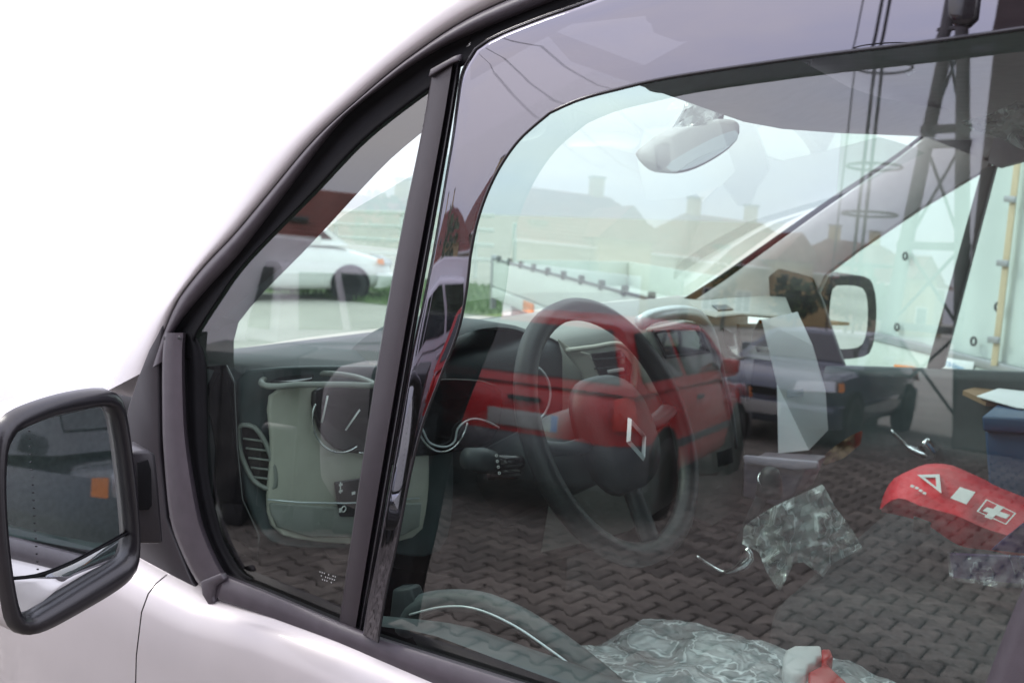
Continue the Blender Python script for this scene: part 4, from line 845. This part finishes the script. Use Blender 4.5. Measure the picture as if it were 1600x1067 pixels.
def car(name, loc, rz, lab, Lc, Wc, Hc, paint, group=None, belt=.92, bumper='bumper', nose=.78, style='hatch', plate=True, cat='car', mirror_=True):
    """local frame: rear at -Y, front at +Y, origin on the ground under the centre"""
    root = empty(name, loc, rz, label=lab, cat=cat, group=group); h = Lc/2; w = Wc/2
    # lower body: stations along y -> (half width, bottom z, top z)
    stn = [(-h, .72, .42, .70), (-h+.04, .86, .28, belt-.05), (-h+.16, .95, .22, belt), (-h+.6, 1, .18, belt+.01), (-.2, 1, .18, belt), (h-1.35, 1, .18, belt-.02), (h-.9, .99, .18, belt-.06), (h-.45, .95, .2, nose+.02), (h-.12, .86, .24, nose-.06), (h, .66, .34, nose-.18)]
    rings = []
    for y, k, z0, z1 in stn:
        W_ = w*k; rings.append([Vector((s*W_*a, y, z0+(z1-z0)*b)) for s, a, b in ((-1, .0, 0), (-1, .84, 0), (-1, .97, .12), (-1, 1, .45), (-1, .985, .72), (-1, .93, .96), (-1, .84, 1), (1, 0, 1.012), (1, .84, 1), (1, .93, .96), (1, .985, .72), (1, 1, .45), (1, .97, .12), (1, .84, 0))])
    n = 14; vs = [v for r in rings for v in r]; fs = [(i*n+j, i*n+(j+1) % n, (i+1)*n+(j+1) % n, (i+1)*n+j) for i in range(len(rings)-1) for j in range(n)]
    fs += [tuple(range(n-1, -1, -1)), tuple(range((len(rings)-1)*n, len(rings)*n))]
    body = mesh('body', vs, fs, M[paint], root, True, True); autosmooth(body, 50)
    sm = body.modifiers.new('smooth', 'SUBSURF'); sm.levels = 1; sm.render_levels = 1
    # greenhouse (> windows)
    yb0, yt0, yt1, yb1 = (-h+.10, -h+.42, h-1.95, h-1.15) if style == 'hatch' else (-h+.12, -h+.55, h-2.0, h-1.1) if style == 'saloon' else (-h+.06, -h+.22, h-1.55, h-.80)
    bw, tw = w*.93, w*.72
    def gh(t, k, s):     # t along 0..1 (rear to front), k height 0..1, side s
        y = (yb0+(yb1-yb0)*t)*(1-k)+(yt0+(yt1-yt0)*t)*k; x = s*(bw*(1-k)+tw*k)
        return Vector((x, y, belt-.03+(Hc-belt+.03)*k-.03*k*(abs(2*t-1)**2)))
    ls = []
    for t in np.linspace(0, 1, 9):
        ls.append([gh(t, k, -1) for k in (0, .3, .6, .88)]+[gh(t, .97, -.93), gh(t, 1, -.6), gh(t, 1.01, 0), gh(t, 1, .6), gh(t, .97, .93)]+[gh(t, k, 1) for k in (.88, .6, .3, 0)])
    g = sheet('cabin', ls, M[paint], root, True, True)
    for t in (0, 1):       # close front and rear under the glass
        mesh('cabin_end', ls[0 if t == 0 else -1], [tuple(range(13))], M[paint], g, False, True)
    def win(name, t0, t1, s, k0=.16, k1=.86):
        P = [gh(t0, k0, s), gh(t1, k0, s), gh(t1, k1, s), gh(t0, k1, s)]; P = [p+Vector((s*.006, 0, .002)) for p in P]
        return slab(name, P, Vector((s*.004, 0, 0)), M['carglass'], g, .0, True)
    for s in (-1, 1):
        for t0, t1 in ((.06, .20), (.23, .56), (.59, .93)) if style != 'three' else ((.07, .42), (.46, .93)): win('side_window', t0, t1, s)
    for nm, t, e in (('rear_window', 0, -1), ('windscreen', 1, 1)):
        P = [gh(t, .14, -.88), gh(t, .14, .88), gh(t, .9, .86), gh(t, .9, -.86)]; slab(nm, [p+Vector((0, e*.008, .003)) for p in P], Vector((0, e*.004, 0)), M['carglass'], g, .0, True)
    # bumpers, lights, plate, sill strip, mirrors, wheels
    for nm, y0, e, zt in (('rear_bumper', -h, -1, .56), ('front_bumper', h, 1, .50)):
        ls = []
        for z, o in ((.24, -.05), (.28, .02), (.42, .045), (zt-.04, .04), (zt, .0), (zt, -.06)):
            ls.append([Vector((w*a, y0+e*(o-b), z)) for a, b in ((-1.0, .34), (-.985, .16), (-.86, .04), (-.5, 0), (0, -.01), (.5, 0), (.86, .04), (.985, .16), (1.0, .34))])
        sheet(nm, ls, M[bumper], root, True, True)
    for s in (-1, 1):
        tl = [(s*w*.97, -h+.13, .66), (s*w*.80, -h+.0, .66), (s*w*.78, -h+.02, .86), (s*w*.90, -h+.12, .90)]
        slab('tail_light', [Vector(p) for p in tl], (0, -.03, 0), M['redlens'], root, .008, True)
        hl = [(s*w*.93, h-.20, nose-.13), (s*w*.45, h-.00, nose-.16), (s*w*.48, h-.06, nose-.04), (s*w*.90, h-.25, nose-.01)]
        slab('headlight', [Vector(p) for p in hl], (0, .045, 0), M['clear'], root, .008, True)
        slab('indicator', [Vector((s*w*.99, h-.30, nose-.12)), Vector((s*w*.95, h-.20, nose-.13)), Vector((s*w*.93, h-.22, nose-.03)), Vector((s*w*.97, h-.32, nose-.03))], (s*.01, .02, 0), M['orange'], root, 0, True)
        box('side_strip', (s*w*.985-.012, -h+.75, .46), (s*w*.985+.012, h-.95, .52), M[bumper], root, .004, True)
        if mirror_: box('wing_mirror', (s*(w+.01)-.07*(s < 0), yb1-.62, belt+.02), (s*(w+.01)+.07*(s > 0)+.07, yb1-.50, belt+.14), M[paint], root, .02, True)
        for yy in (-h+.68, h-.78):
            disc('wheel_arch', (s*(w-.03), yy, .30), (s, 0, 0), .345, .032, M['rubber'], root, 24, True)
            wheel(root, s*(w-.075), yy, .29, .18, s)
        box('door_handle', (s*w*.975-.012, -.35, belt-.14), (s*w*.975+.014, -.2, belt-.11), M[bumper], root, .003, True)
    if plate:
        p = box('number_plate', (-.26, -h-.012, .60), (.26, -h-.0, .71), M['plate'], root, .003, True)
        box('country_band', (-.26, -h-.015, .602), (-.215, -h-.0125, .708), M['eublue'], p, 0, True)
    if paint == 'bluegrey': box('front_plate', (-.28, h+.045, .34), (.28, h+.06, .48), M['plate'], root, .003, True)
    box('grille', (-.32, h-.03, nose-.24), (.32, h+.0, nose-.15), M['rubber'], root, .01, True)
    box('rear_handle', (-.12, -h-.012, .78), (.12, -h+.01, .81), M['rubber'], root, .004, True)
    return root
# open trailer beyond the windscreen
def trailer_frame(A, B, z0, zt, dep):
    A = Vector((A.x, A.y, 0)); B = Vector((B.x, B.y, 0)); u_ = (B-A).normalized(); w_ = Vector((-u_.y, u_.x, 0))
    if w_.y < 0: w_ = -w_
    return A, B, u_, w_
A, B, u_, w_ = trailer_frame(at(770, 400, Z=1.0), at(1150, 492, Z=1.0), 0, 0, 0); LT = (B-A).length
ang = atan2(u_.y, u_.x)
ft = empty('flatbed_trailer', A+Vector((0, 0, -.03)), ang, label='white open flatbed trailer with pegged side boards beyond the windscreen', cat='trailer')
sg_ = 1 if Vector((-u_.y, u_.x, 0)).dot(w_) > 0 else -1
def tb(name, lo, hi, m, parent=ft, b=.01): return box(name, (lo[0], min(lo[1]*sg_, hi[1]*sg_), lo[2]), (hi[0], max(lo[1]*sg_, hi[1]*sg_), hi[2]), M[m], parent, b, True)
tb('side_board', (0, 0, .62), (LT, .03, .98), 'trailer'); tb('side_board', (0, 1.97, .62), (LT, 2.0, .98), 'trailer'); tb('end_board', (0, .03, .62), (.03, 1.97, .98), 'trailer'); tb('bed', (0, .03, .60), (LT, 1.97, .64), 'trailer')
tb('bed_frame', (.0, -.01, .46), (LT, .06, .60), 'trailer'); tb('corner_post', (-.05, -.02, .30), (.03, .06, 1.04), 'rim')
tb('top_rail', (0, -.012, .98), (LT, .035, 1.0), 'bumper', b=.002)
for k in range(12): tb('rail_peg', (.35+k*LT/12, -.02, .96), (.41+k*LT/12, .03, 1.05), 'bumper', b=.005)
tb('underframe', (1.2, .3, .30), (4.6, 1.7, .46), 'rubber'); tb('orange_marker', (1.9, -.03, .47), (2.35, -.01, .60), 'orange', b=.004)
tb('white_box', (.45, .05, .25), (.95, .4, .46), 'white')
for k in (2.6, 3.5): wheel(ft, 0, 0, .30, .2)
for o in [o for o in ft.children if o.name.startswith('wheel')]:
    o.rotation_euler = (0, 0, pi/2)
for i, o in enumerate([o for o in ft.children if o.name.startswith('wheel')]): o.location = ((2.6, 3.5)[i], .25*sg_, 0)
tb('strut', (1.0, .03, .98), (1.06, .08, 1.5), 'trailer')
# curtain-sided trailer beyond the far window
A, B, u_, w_ = trailer_frame(at(1290, 489, Z=1.0), at(1760, 596, Z=1.0), 0, 0, 0); LT = (B-A).length+.8; ang = atan2(u_.y, u_.x)
ct = empty('curtain_trailer', A+Vector((0, 0, -.03)), ang, label='pale tarpaulin covered trailer with a cream strap and orange marker, beyond the passenger window', cat='trailer')
def tc_(name, lo, hi, m, b=.01): return tb(name, lo, hi, m, ct, b)
ls = []
for z in np.linspace(.98, 3.0, 8):
    ls.append([Vector((LT*i/60, sg_*(.02+.012*sin(i*1.1)+.02*noise.noise(Vector((i*.3, z*1.3, 0)))), z)) for i in range(61)])
sheet('tarpaulin', ls, M['tarp'], ct, True, True)
sheet('tarpaulin_end', [[Vector((0, sg_*(.02+2.1*i/8), z)) for i in range(9)] for z in (.98, 3.0)], M['tarp'], ct, True, True)
tc_('side_board', (0, -.02, .66), (LT, .03, .94), 'trailer'); tc_('board_edge', (0, -.03, .94), (LT, .03, .985), 'rim', .004); tc_('bed', (0, .04, .6), (LT, 2.1, .66), 'trailer')
tc_('underframe', (0, .2, .35), (LT, 2.0, .58), 'rubber')
for i in range(2): wheel(ct, 0, 0, .32, .2)
for i, o in enumerate([o for o in ct.children if o.name.startswith('wheel')]): o.rotation_euler = (0, 0, pi/2); o.location = (LT*(.45+.25*i), .25*sg_, 0)
ctw = Matrix.Translation(A) @ Matrix.Rotation(ang, 4, 'Z'); ctn = (Matrix.Rotation(ang, 4, 'Z') @ Vector((0, -sg_, 0)))
def onct(x, y, lift): return ctw.inverted() @ onplane(x, y, A+ctn*lift, ctn)
for x, y in ((1402, 503), (1522, 524), (1415, 392), (1560, 470)):
    p = onct(x, y, .02); ring('rope_eye', p, (0, -sg_, 0), .020, .006, M['bumper'], ct, 14, True)
slab('strap', [onct(x, y, .03) for x, y in [(1594, 180), (1604, 180), (1560, 562), (1550, 562)]], (0, -sg_*.006, 0), M['strap'], ct, .002, True)
for y in (300, 400, 520): x_ = 1592-(y-200)*.117; slab('strap_buckle', [onct(x, yy, .045) for x, yy in [(x_-8, y-4), (x_+10, y-3), (x_+9, y+7), (x_-9, y+6)]], (0, -sg_*.01, 0), M['rim'], ct, .002, True)
slab('orange_marker', [onct(x, y, .03) for x, y in [(1400, 561), (1430, 565), (1430, 576), (1400, 574)]], (0, -sg_*.012, 0), M['orange'], ct, .003, True)
st_ = slab('maker_sticker', [onct(x, y, .028) for x, y in [(1462, 548), (1524, 556), (1520, 573), (1460, 571)]], (0, -sg_*.003, 0), M['sticker'], ct, .001, True)
to = text('sticker_text', 'CB Group', .036, onct(1492, 563, .036), (1, 0, 0), (0, 0, 1), M['stext'], None); to.parent = ct
# white hatchback ahead, fence and added white backdrop ahead on the left
wcP = (at(440, 470, Z=0)+at(580, 470, Z=0))/2; d = at(580, 470, Z=0)-at(440, 470, Z=0)
car('parked_hatchback', (wcP.x-1.1, wcP.y+.3, -.03), atan2(d.y, d.x)-pi/2, 'white hatchback parked on the far forecourt, seen through the quarter glass', 3.3, 1.7, 1.62, 'whitecar', style='mpv', belt=1.0, bumper='whitecar', plate=False)
fn = empty('rail_fence', (-14, 17.5, 0), label='long white horizontal rail fence behind the grass ahead of the van', cat='fence')
for k in range(5): box('post', (-10+k*2.4-.04, -.04, 0), (-10+k*2.4+.04, .04, 1.5), M['canopyw'], fn, .01, True)
for z in (.45, .8, 1.15, 1.5): box('rail', (-10, -.07, z-.05), (.2, -.042, z+.05), M['canopyw'], fn, .01, True)
E_ = at(314, 460, X=-6)
wb_ = empty('rendered_wall', (-6, E_.y, 0), label='long plain white rendered wall ahead of the van, left of its front pillar', cat='wall')
box('wall_face', (-.3, -14, 0), (0, 0, 1.78), M['render'], wb_, .02, True)  # backdrop added to hide the ground and keep the background blank white
for i, (x, y, h_, r) in enumerate([]):
    tree('tree', x, y, h_, r, ['rounded tree beyond the rail fence, nearest the open trailer', 'smaller tree beyond the fence, right of the rounded one', 'broad tree beyond the fence above the white hatchback'][i], 'trees beyond the fence', 40+i)

# ================================================================== MIRRORED IN THE GLASS (standing behind the camera)
car('red_hatchback', (-3.97, -6.34, 0), pi-radians(10), 'red three-door hatchback with grey bumpers, mirrored in the door window', 3.72, 1.62, 1.37, 'red', 'parked cars behind the camera', style='three')
car('silver_people_carrier', (-6.45, -6.15, 0), pi, 'silver people carrier beside the red hatchback, mirrored in the quarter glass', 4.3, 1.78, 1.62, 'silver2', 'parked cars behind the camera', belt=1.0, bumper='silver2', nose=.92, style='mpv')
car('blue_grey_hatchback', (-4.0, -11.6, 0), 0, 'blue-grey hatchback facing the van, mirrored over the centre console', 3.9, 1.72, 1.30, 'bluegrey', 'parked cars behind the camera', bumper='bluegrey', style='hatch', belt=.9)
car('dark_saloon', (-13.5, -11, -.03), pi, 'dark saloon parked farther off beyond the silver people carrier', 4.3, 1.75, 1.45, 'darkcar', 'parked cars behind the camera', bumper='darkcar', style='saloon')
car('dark_people_carrier', (4.9, -2.75, 0), pi/2, 'dark blue-black people carrier beside the van, mirrored only in the near door mirror', 4.6, 1.85, 2.0, 'darkcar', 'parked cars behind the camera', belt=1.1, bumper='darkcar', nose=1.0, style='mpv')  # dark car added so the near door mirror shows less bright sky
# black boxes added to keep the reflection dark, hiding the silver carrier's lower body
PB0 = Vector((-4.75, -2.62, 0)); PB1 = Vector((-3.72, -3.42, 0)); pbu = (PB1-PB0).normalized()
for k in range(2):
    c = PB0.lerp(PB1, .25+.5*k); a_ = atan2(pbu.y, pbu.x); w_ = (PB1-PB0).length/4-.02
    pbx = empty('pallet_box', c+Vector((pbu.y, -pbu.x, 0))*.42, a_, label=['black ribbed plastic pallet box mirrored low in the quarter glass, farther from the red hatchback', 'black ribbed plastic pallet box mirrored beside the rear of the red hatchback'][k], cat='pallet box', group='pallet boxes behind the camera')
    box('box_body', (-w_, -.4, .14), (w_, .4, .96), M['darkplast'], pbx, .02, True); box('box_rim', (-w_-.01, -.42, .96), (w_+.01, .42, 1.03), M['darkplast'], pbx, .012, True)
    for q in (-1, 0, 1): box('box_foot', (q*(w_-.07)-.06, -.38, 0), (q*(w_-.07)+.06, .38, .14), M['darkplast'], pbx, .01, True)
    for q in range(5):
        x_ = -w_+.06+q*(2*w_-.12)/4
        for s_ in (-1, 1): box('box_rib', (x_-.02, s_*.41-.015, .16), (x_+.02, s_*.41+.015, .95), M['darkplast'], pbx, .006, True)
# terraced houses
def house(x, y, rz, w, d, h, hr, wl_, lab, seed, balcony=True):
    root = empty('terraced_house', (x, y, 0), rz, label=lab, cat='house', group='row of red-roofed houses behind the camera')
    box('wall', (-w/2, -d/2, 0), (w/2, d/2, h), M[wl_], root, .0, True)
    e = .6; R = [(-w/2-e, -d/2-e, h-.1), (w/2+e, -d/2-e, h-.1), (w/2+e, d/2+e, h-.1), (-w/2-e, d/2+e, h-.1), (-w/2+d*.3, 0, h+hr), (w/2-d*.3, 0, h+hr)]
    rf = mesh('roof', R, [(0, 1, 5, 4), (1, 2, 5), (2, 3, 4, 5), (3, 0, 4), (3, 2, 1, 0)], M['roof'], root, False, True)
    cs = []        # tile courses: each a real step down the front slope and the two hips
    def course(a, b, c, d, nn):
        a, b, c, d = map(Vector, (a, b, c, d)); nrm = (b-a).cross(d-a).normalized(); nrm = nrm if nrm.z > 0 else -nrm; out_v = []; out_f = []
        for q in range(nn):
            t0, t1 = q/nn, (q+1)/nn; p = [a.lerp(d, t0)+nrm*.09, b.lerp(c, t0)+nrm*.09, b.lerp(c, t1)+nrm*.02, a.lerp(d, t1)+nrm*.02, a.lerp(d, t0), b.lerp(c, t0)]; m_ = len(cs_v)+len(out_v)
            out_v += p; out_f += [(m_, m_+1, m_+2, m_+3), (m_+4, m_+5, m_+1, m_)]
        return out_v, out_f
    cs_v = []; cs_f = []
    for q4 in ((R[2], R[3], R[4], R[5]), (R[1], R[2], R[5], R[5]), (R[3], R[0], R[4], R[4])): ov, of = course(*q4, 14); cs_v += ov; cs_f += of
    tag(mesh('tile_courses', cs_v, cs_f, M['roof'], rf, False, True), kind='stuff')
    box('gutter', (-w/2-e, d/2+e, h-.16), (w/2+e, d/2+e+.14, h-.04), M['frame'], rf, .03, True)
    rr = random.Random(seed)
    for k in range(2):
        cx = -w*.22+k*w*.42; c = box('chimney', (cx-.35, -.32, h+hr*.4), (cx+.35, .32, h+hr+1.0), M['wall2'], rf, .03, True); box('chimney_cap', (cx-.42, -.4, h+hr+1.0), (cx+.42, .4, h+hr+1.12), M['conc'], rf, .02, True)
    # gabled dormer bay on the near (+Y) side
    gx = w*.12; box('bay', (gx-1.6, d/2, 0), (gx+1.6, d/2+1.1, h+.5), M['wall2'], root, .02, True)
    B_ = [(gx-2, d/2-2.2, h+.45), (gx+2, d/2-2.2, h+.45), (gx+2, d/2+1.5, h+.45), (gx-2, d/2+1.5, h+.45), (gx, d/2-2.6, h+2.3), (gx, d/2+1.5, h+2.3)]
    mesh('bay_roof', B_, [(0, 3, 5, 4), (1, 4, 5, 2), (2, 5, 3), (0, 4, 1), (0, 1, 2, 3)], M['roof'], root, False, True)
    for fl in range(int(h//2.8)):
        z = .9+fl*2.8
        for cx in [q for q in np.arange(-w/2+1.6, w/2-1, 2.6) if abs(q-gx) > 2.3]:
            f_ = box('window', (cx-.62, d/2-.02, z), (cx+.62, d/2+.05, z+1.4), M['frame'], root, .0, True)
            boxes('window_pane', [((cx-.54, d/2+.05, z+.08), (cx-.04, d/2+.065, z+1.32)), ((cx+.04, d/2+.05, z+.08), (cx+.54, d/2+.065, z+1.32))], M['winf'], f_, True)
        f_ = box('window', (gx-.7, d/2+1.09, z), (gx+.7, d/2+1.15, z+1.4), M['frame'], root, .0, True)
        box('window_pane', (gx-.6, d/2+1.15, z+.1), (gx+.6, d/2+1.165, z+1.3), M['winf'], f_, 0, True)
    box('roof_window', (-w*.3, d/2-1.2, h+hr*.28), (-w*.3+.9, d/2-.4, h+hr*.36), M['winf'], rf, .02, True)
    return root
hs = [(-44, -27, 14, 'wall', 'leftmost red-roofed house in the mirrored row, behind the silver people carrier'), (-37, -35.5, 14, 'wall', 'red-roofed house second from the left in the mirrored row'), (-31, -46, 13, 'wall', 'red-roofed house with cream bay in the middle of the mirrored row'), (-27, -60, 13, 'wall2', 'red-roofed house fourth along the mirrored row'), (-23.5, -78, 13, 'wall', 'farthest red-roofed house at the right end of the mirrored row')]
for i, (x, y, w, wm, lab) in enumerate(hs): house(x, y, radians(-52-i*4), w*.9, 9, 3.0 if i < 2 else 3.9, 2.6 if i < 2 else 3.2, wm, lab, i)
for i, (x, y, h_, r) in enumerate([(-20.3, -46, 4.3, .8), (-17.2, -48, 3.0, 1.5), (-27.4, -28.2, 5.0, 1.5), (-14.5, -50, 3.6, 1.8)]):
    tree('garden_tree', x, y, h_, r, ['slim tree right of the last mirrored house', 'low round tree beside the slim one', 'garden tree mirrored in the quarter glass, beside the red roofs', 'wide tree at the right end of the mirrored verge'][i], 'trees behind the camera', 60+i)
# twin-leg power pole with crossbars and caged ladder, and its wires
pb = Vector((-3.05, -12.9, 0))
pp = empty('power_pole', pb, radians(8), label='twin-leg concrete power pole with crossbars and a caged ladder, mirrored at the right', cat='power pole')
for s in (-1, 1): tube('pole_leg', [(s*.62, 0, 0), (s*.10, 0, 5.2), (s*.07, 0, 9.0)], [.11, .085, .07], M['conc'], pp, 12, False, True)
for z in (1.4, 2.5, 3.85, 4.05, 5.2): w = .62-.52*z/5.2+.1 if z < 5.2 else .2; box('crossbar', (-w, -.06, z-.05), (w, .06, z+.05), M['conc'], pp, .01, True)
ld = empty('x', (0, 0, 0)); bpy.data.objects.remove(ld)
for q0, q1 in ((.2, 1.4), (1.4, 2.5), (2.5, 3.85), (4.05, 5.2)):
    for s in (-1, 1):
        w0, w1 = .62-.52*q0/5.2, .62-.52*q1/5.2; tube('brace', [(-s*w0, 0, q0), (s*w1, 0, q1)], .022, M['steel'], pp, 6, False, True)
for s in (-1, 1): tube('ladder_rail', [(-1.0+s*.055, .1, .6), (-.92+s*.055, .1, 9.0)], .025, M['steel'], pp, 8, False, True)
for z in (2.2, 2.9, 3.55, 4.9): ring('ladder_hoop', (-.85, .15, z), (0, 0, 1), .36, .018, M['steel'], pp, 28, True)
tube('conduit', [(-1.35, .1, .3), (-1.25, .1, 9)], .012, M['steel'], pp, 6, False, True)
for k, (dx, z) in enumerate(((-.9, 8.6), (0, 8.9), (.9, 8.6))): tube('insulator', [(dx, 0, z-.25), (dx, 0, z-.1), (dx, 0, z)], [.03, .06, .03], M['steel'], pp, 10, False, True)
box('top_arm', (-1.1, -.06, 8.28), (1.1, .06, 8.38), M['conc'], pp, .01, True)
WL = ['overhead wire mirrored in the deflector, leftmost of the three parallel lines', 'overhead wire mirrored in the deflector, middle of the three parallel lines', 'overhead wire mirrored in the deflector, rightmost of the three parallel lines']
def refl(x, y, D):
    p = G(x, y); d = ray(x, y); e = d-NG*2*d.dot(NG); return p+e*(D-(p-CP).length)
for k, (q0, q1) in enumerate((((745, 78), (905, 235)), ((785, 65), (960, 240)), ((845, 38), (1010, 200)))):
    a = refl(*q0, 14); b = refl(*q1, 38); d = b-a; a = a-d*.8; b = b+d*1.2; pts = [a.lerp(b, t)-Vector((0, 0, .8*4*t*(1-t)-.55)) for t in np.linspace(0, 1, 24)]
    tag(tube('overhead_wire', pts,   .009, M['steel'], None, 6), label=WL[k], cat='wire', group='overhead wires')
# dark brick building beyond the pole on the right
bb = empty('brick_building', (1.8, -15.5, 0), radians(4), label='tall dark brick building mirrored at the right edge behind the pole', cat='building')
box('wall', (-3.9, -4, 0), (6, 4, 8.5), M['brick'], bb, .03, True); box('parapet', (-4.0, -4.1, 8.5), (6.1, 4.1, 8.75), M['conc'], bb, .02, True)
for fl in range(3):
    for k in range(4):
        f_ = box('window', (-3.0+k*2.3, 3.98, .9+fl*2.7), (-1.8+k*2.3, 4.04, 2.3+fl*2.7), M['frame'], bb, .01, True); box('window_pane', (-2.9+k*2.3, 4.04, 1.0+fl*2.7), (-1.9+k*2.3, 4.05, 2.2+fl*2.7), M['winf'], f_, 0, True)
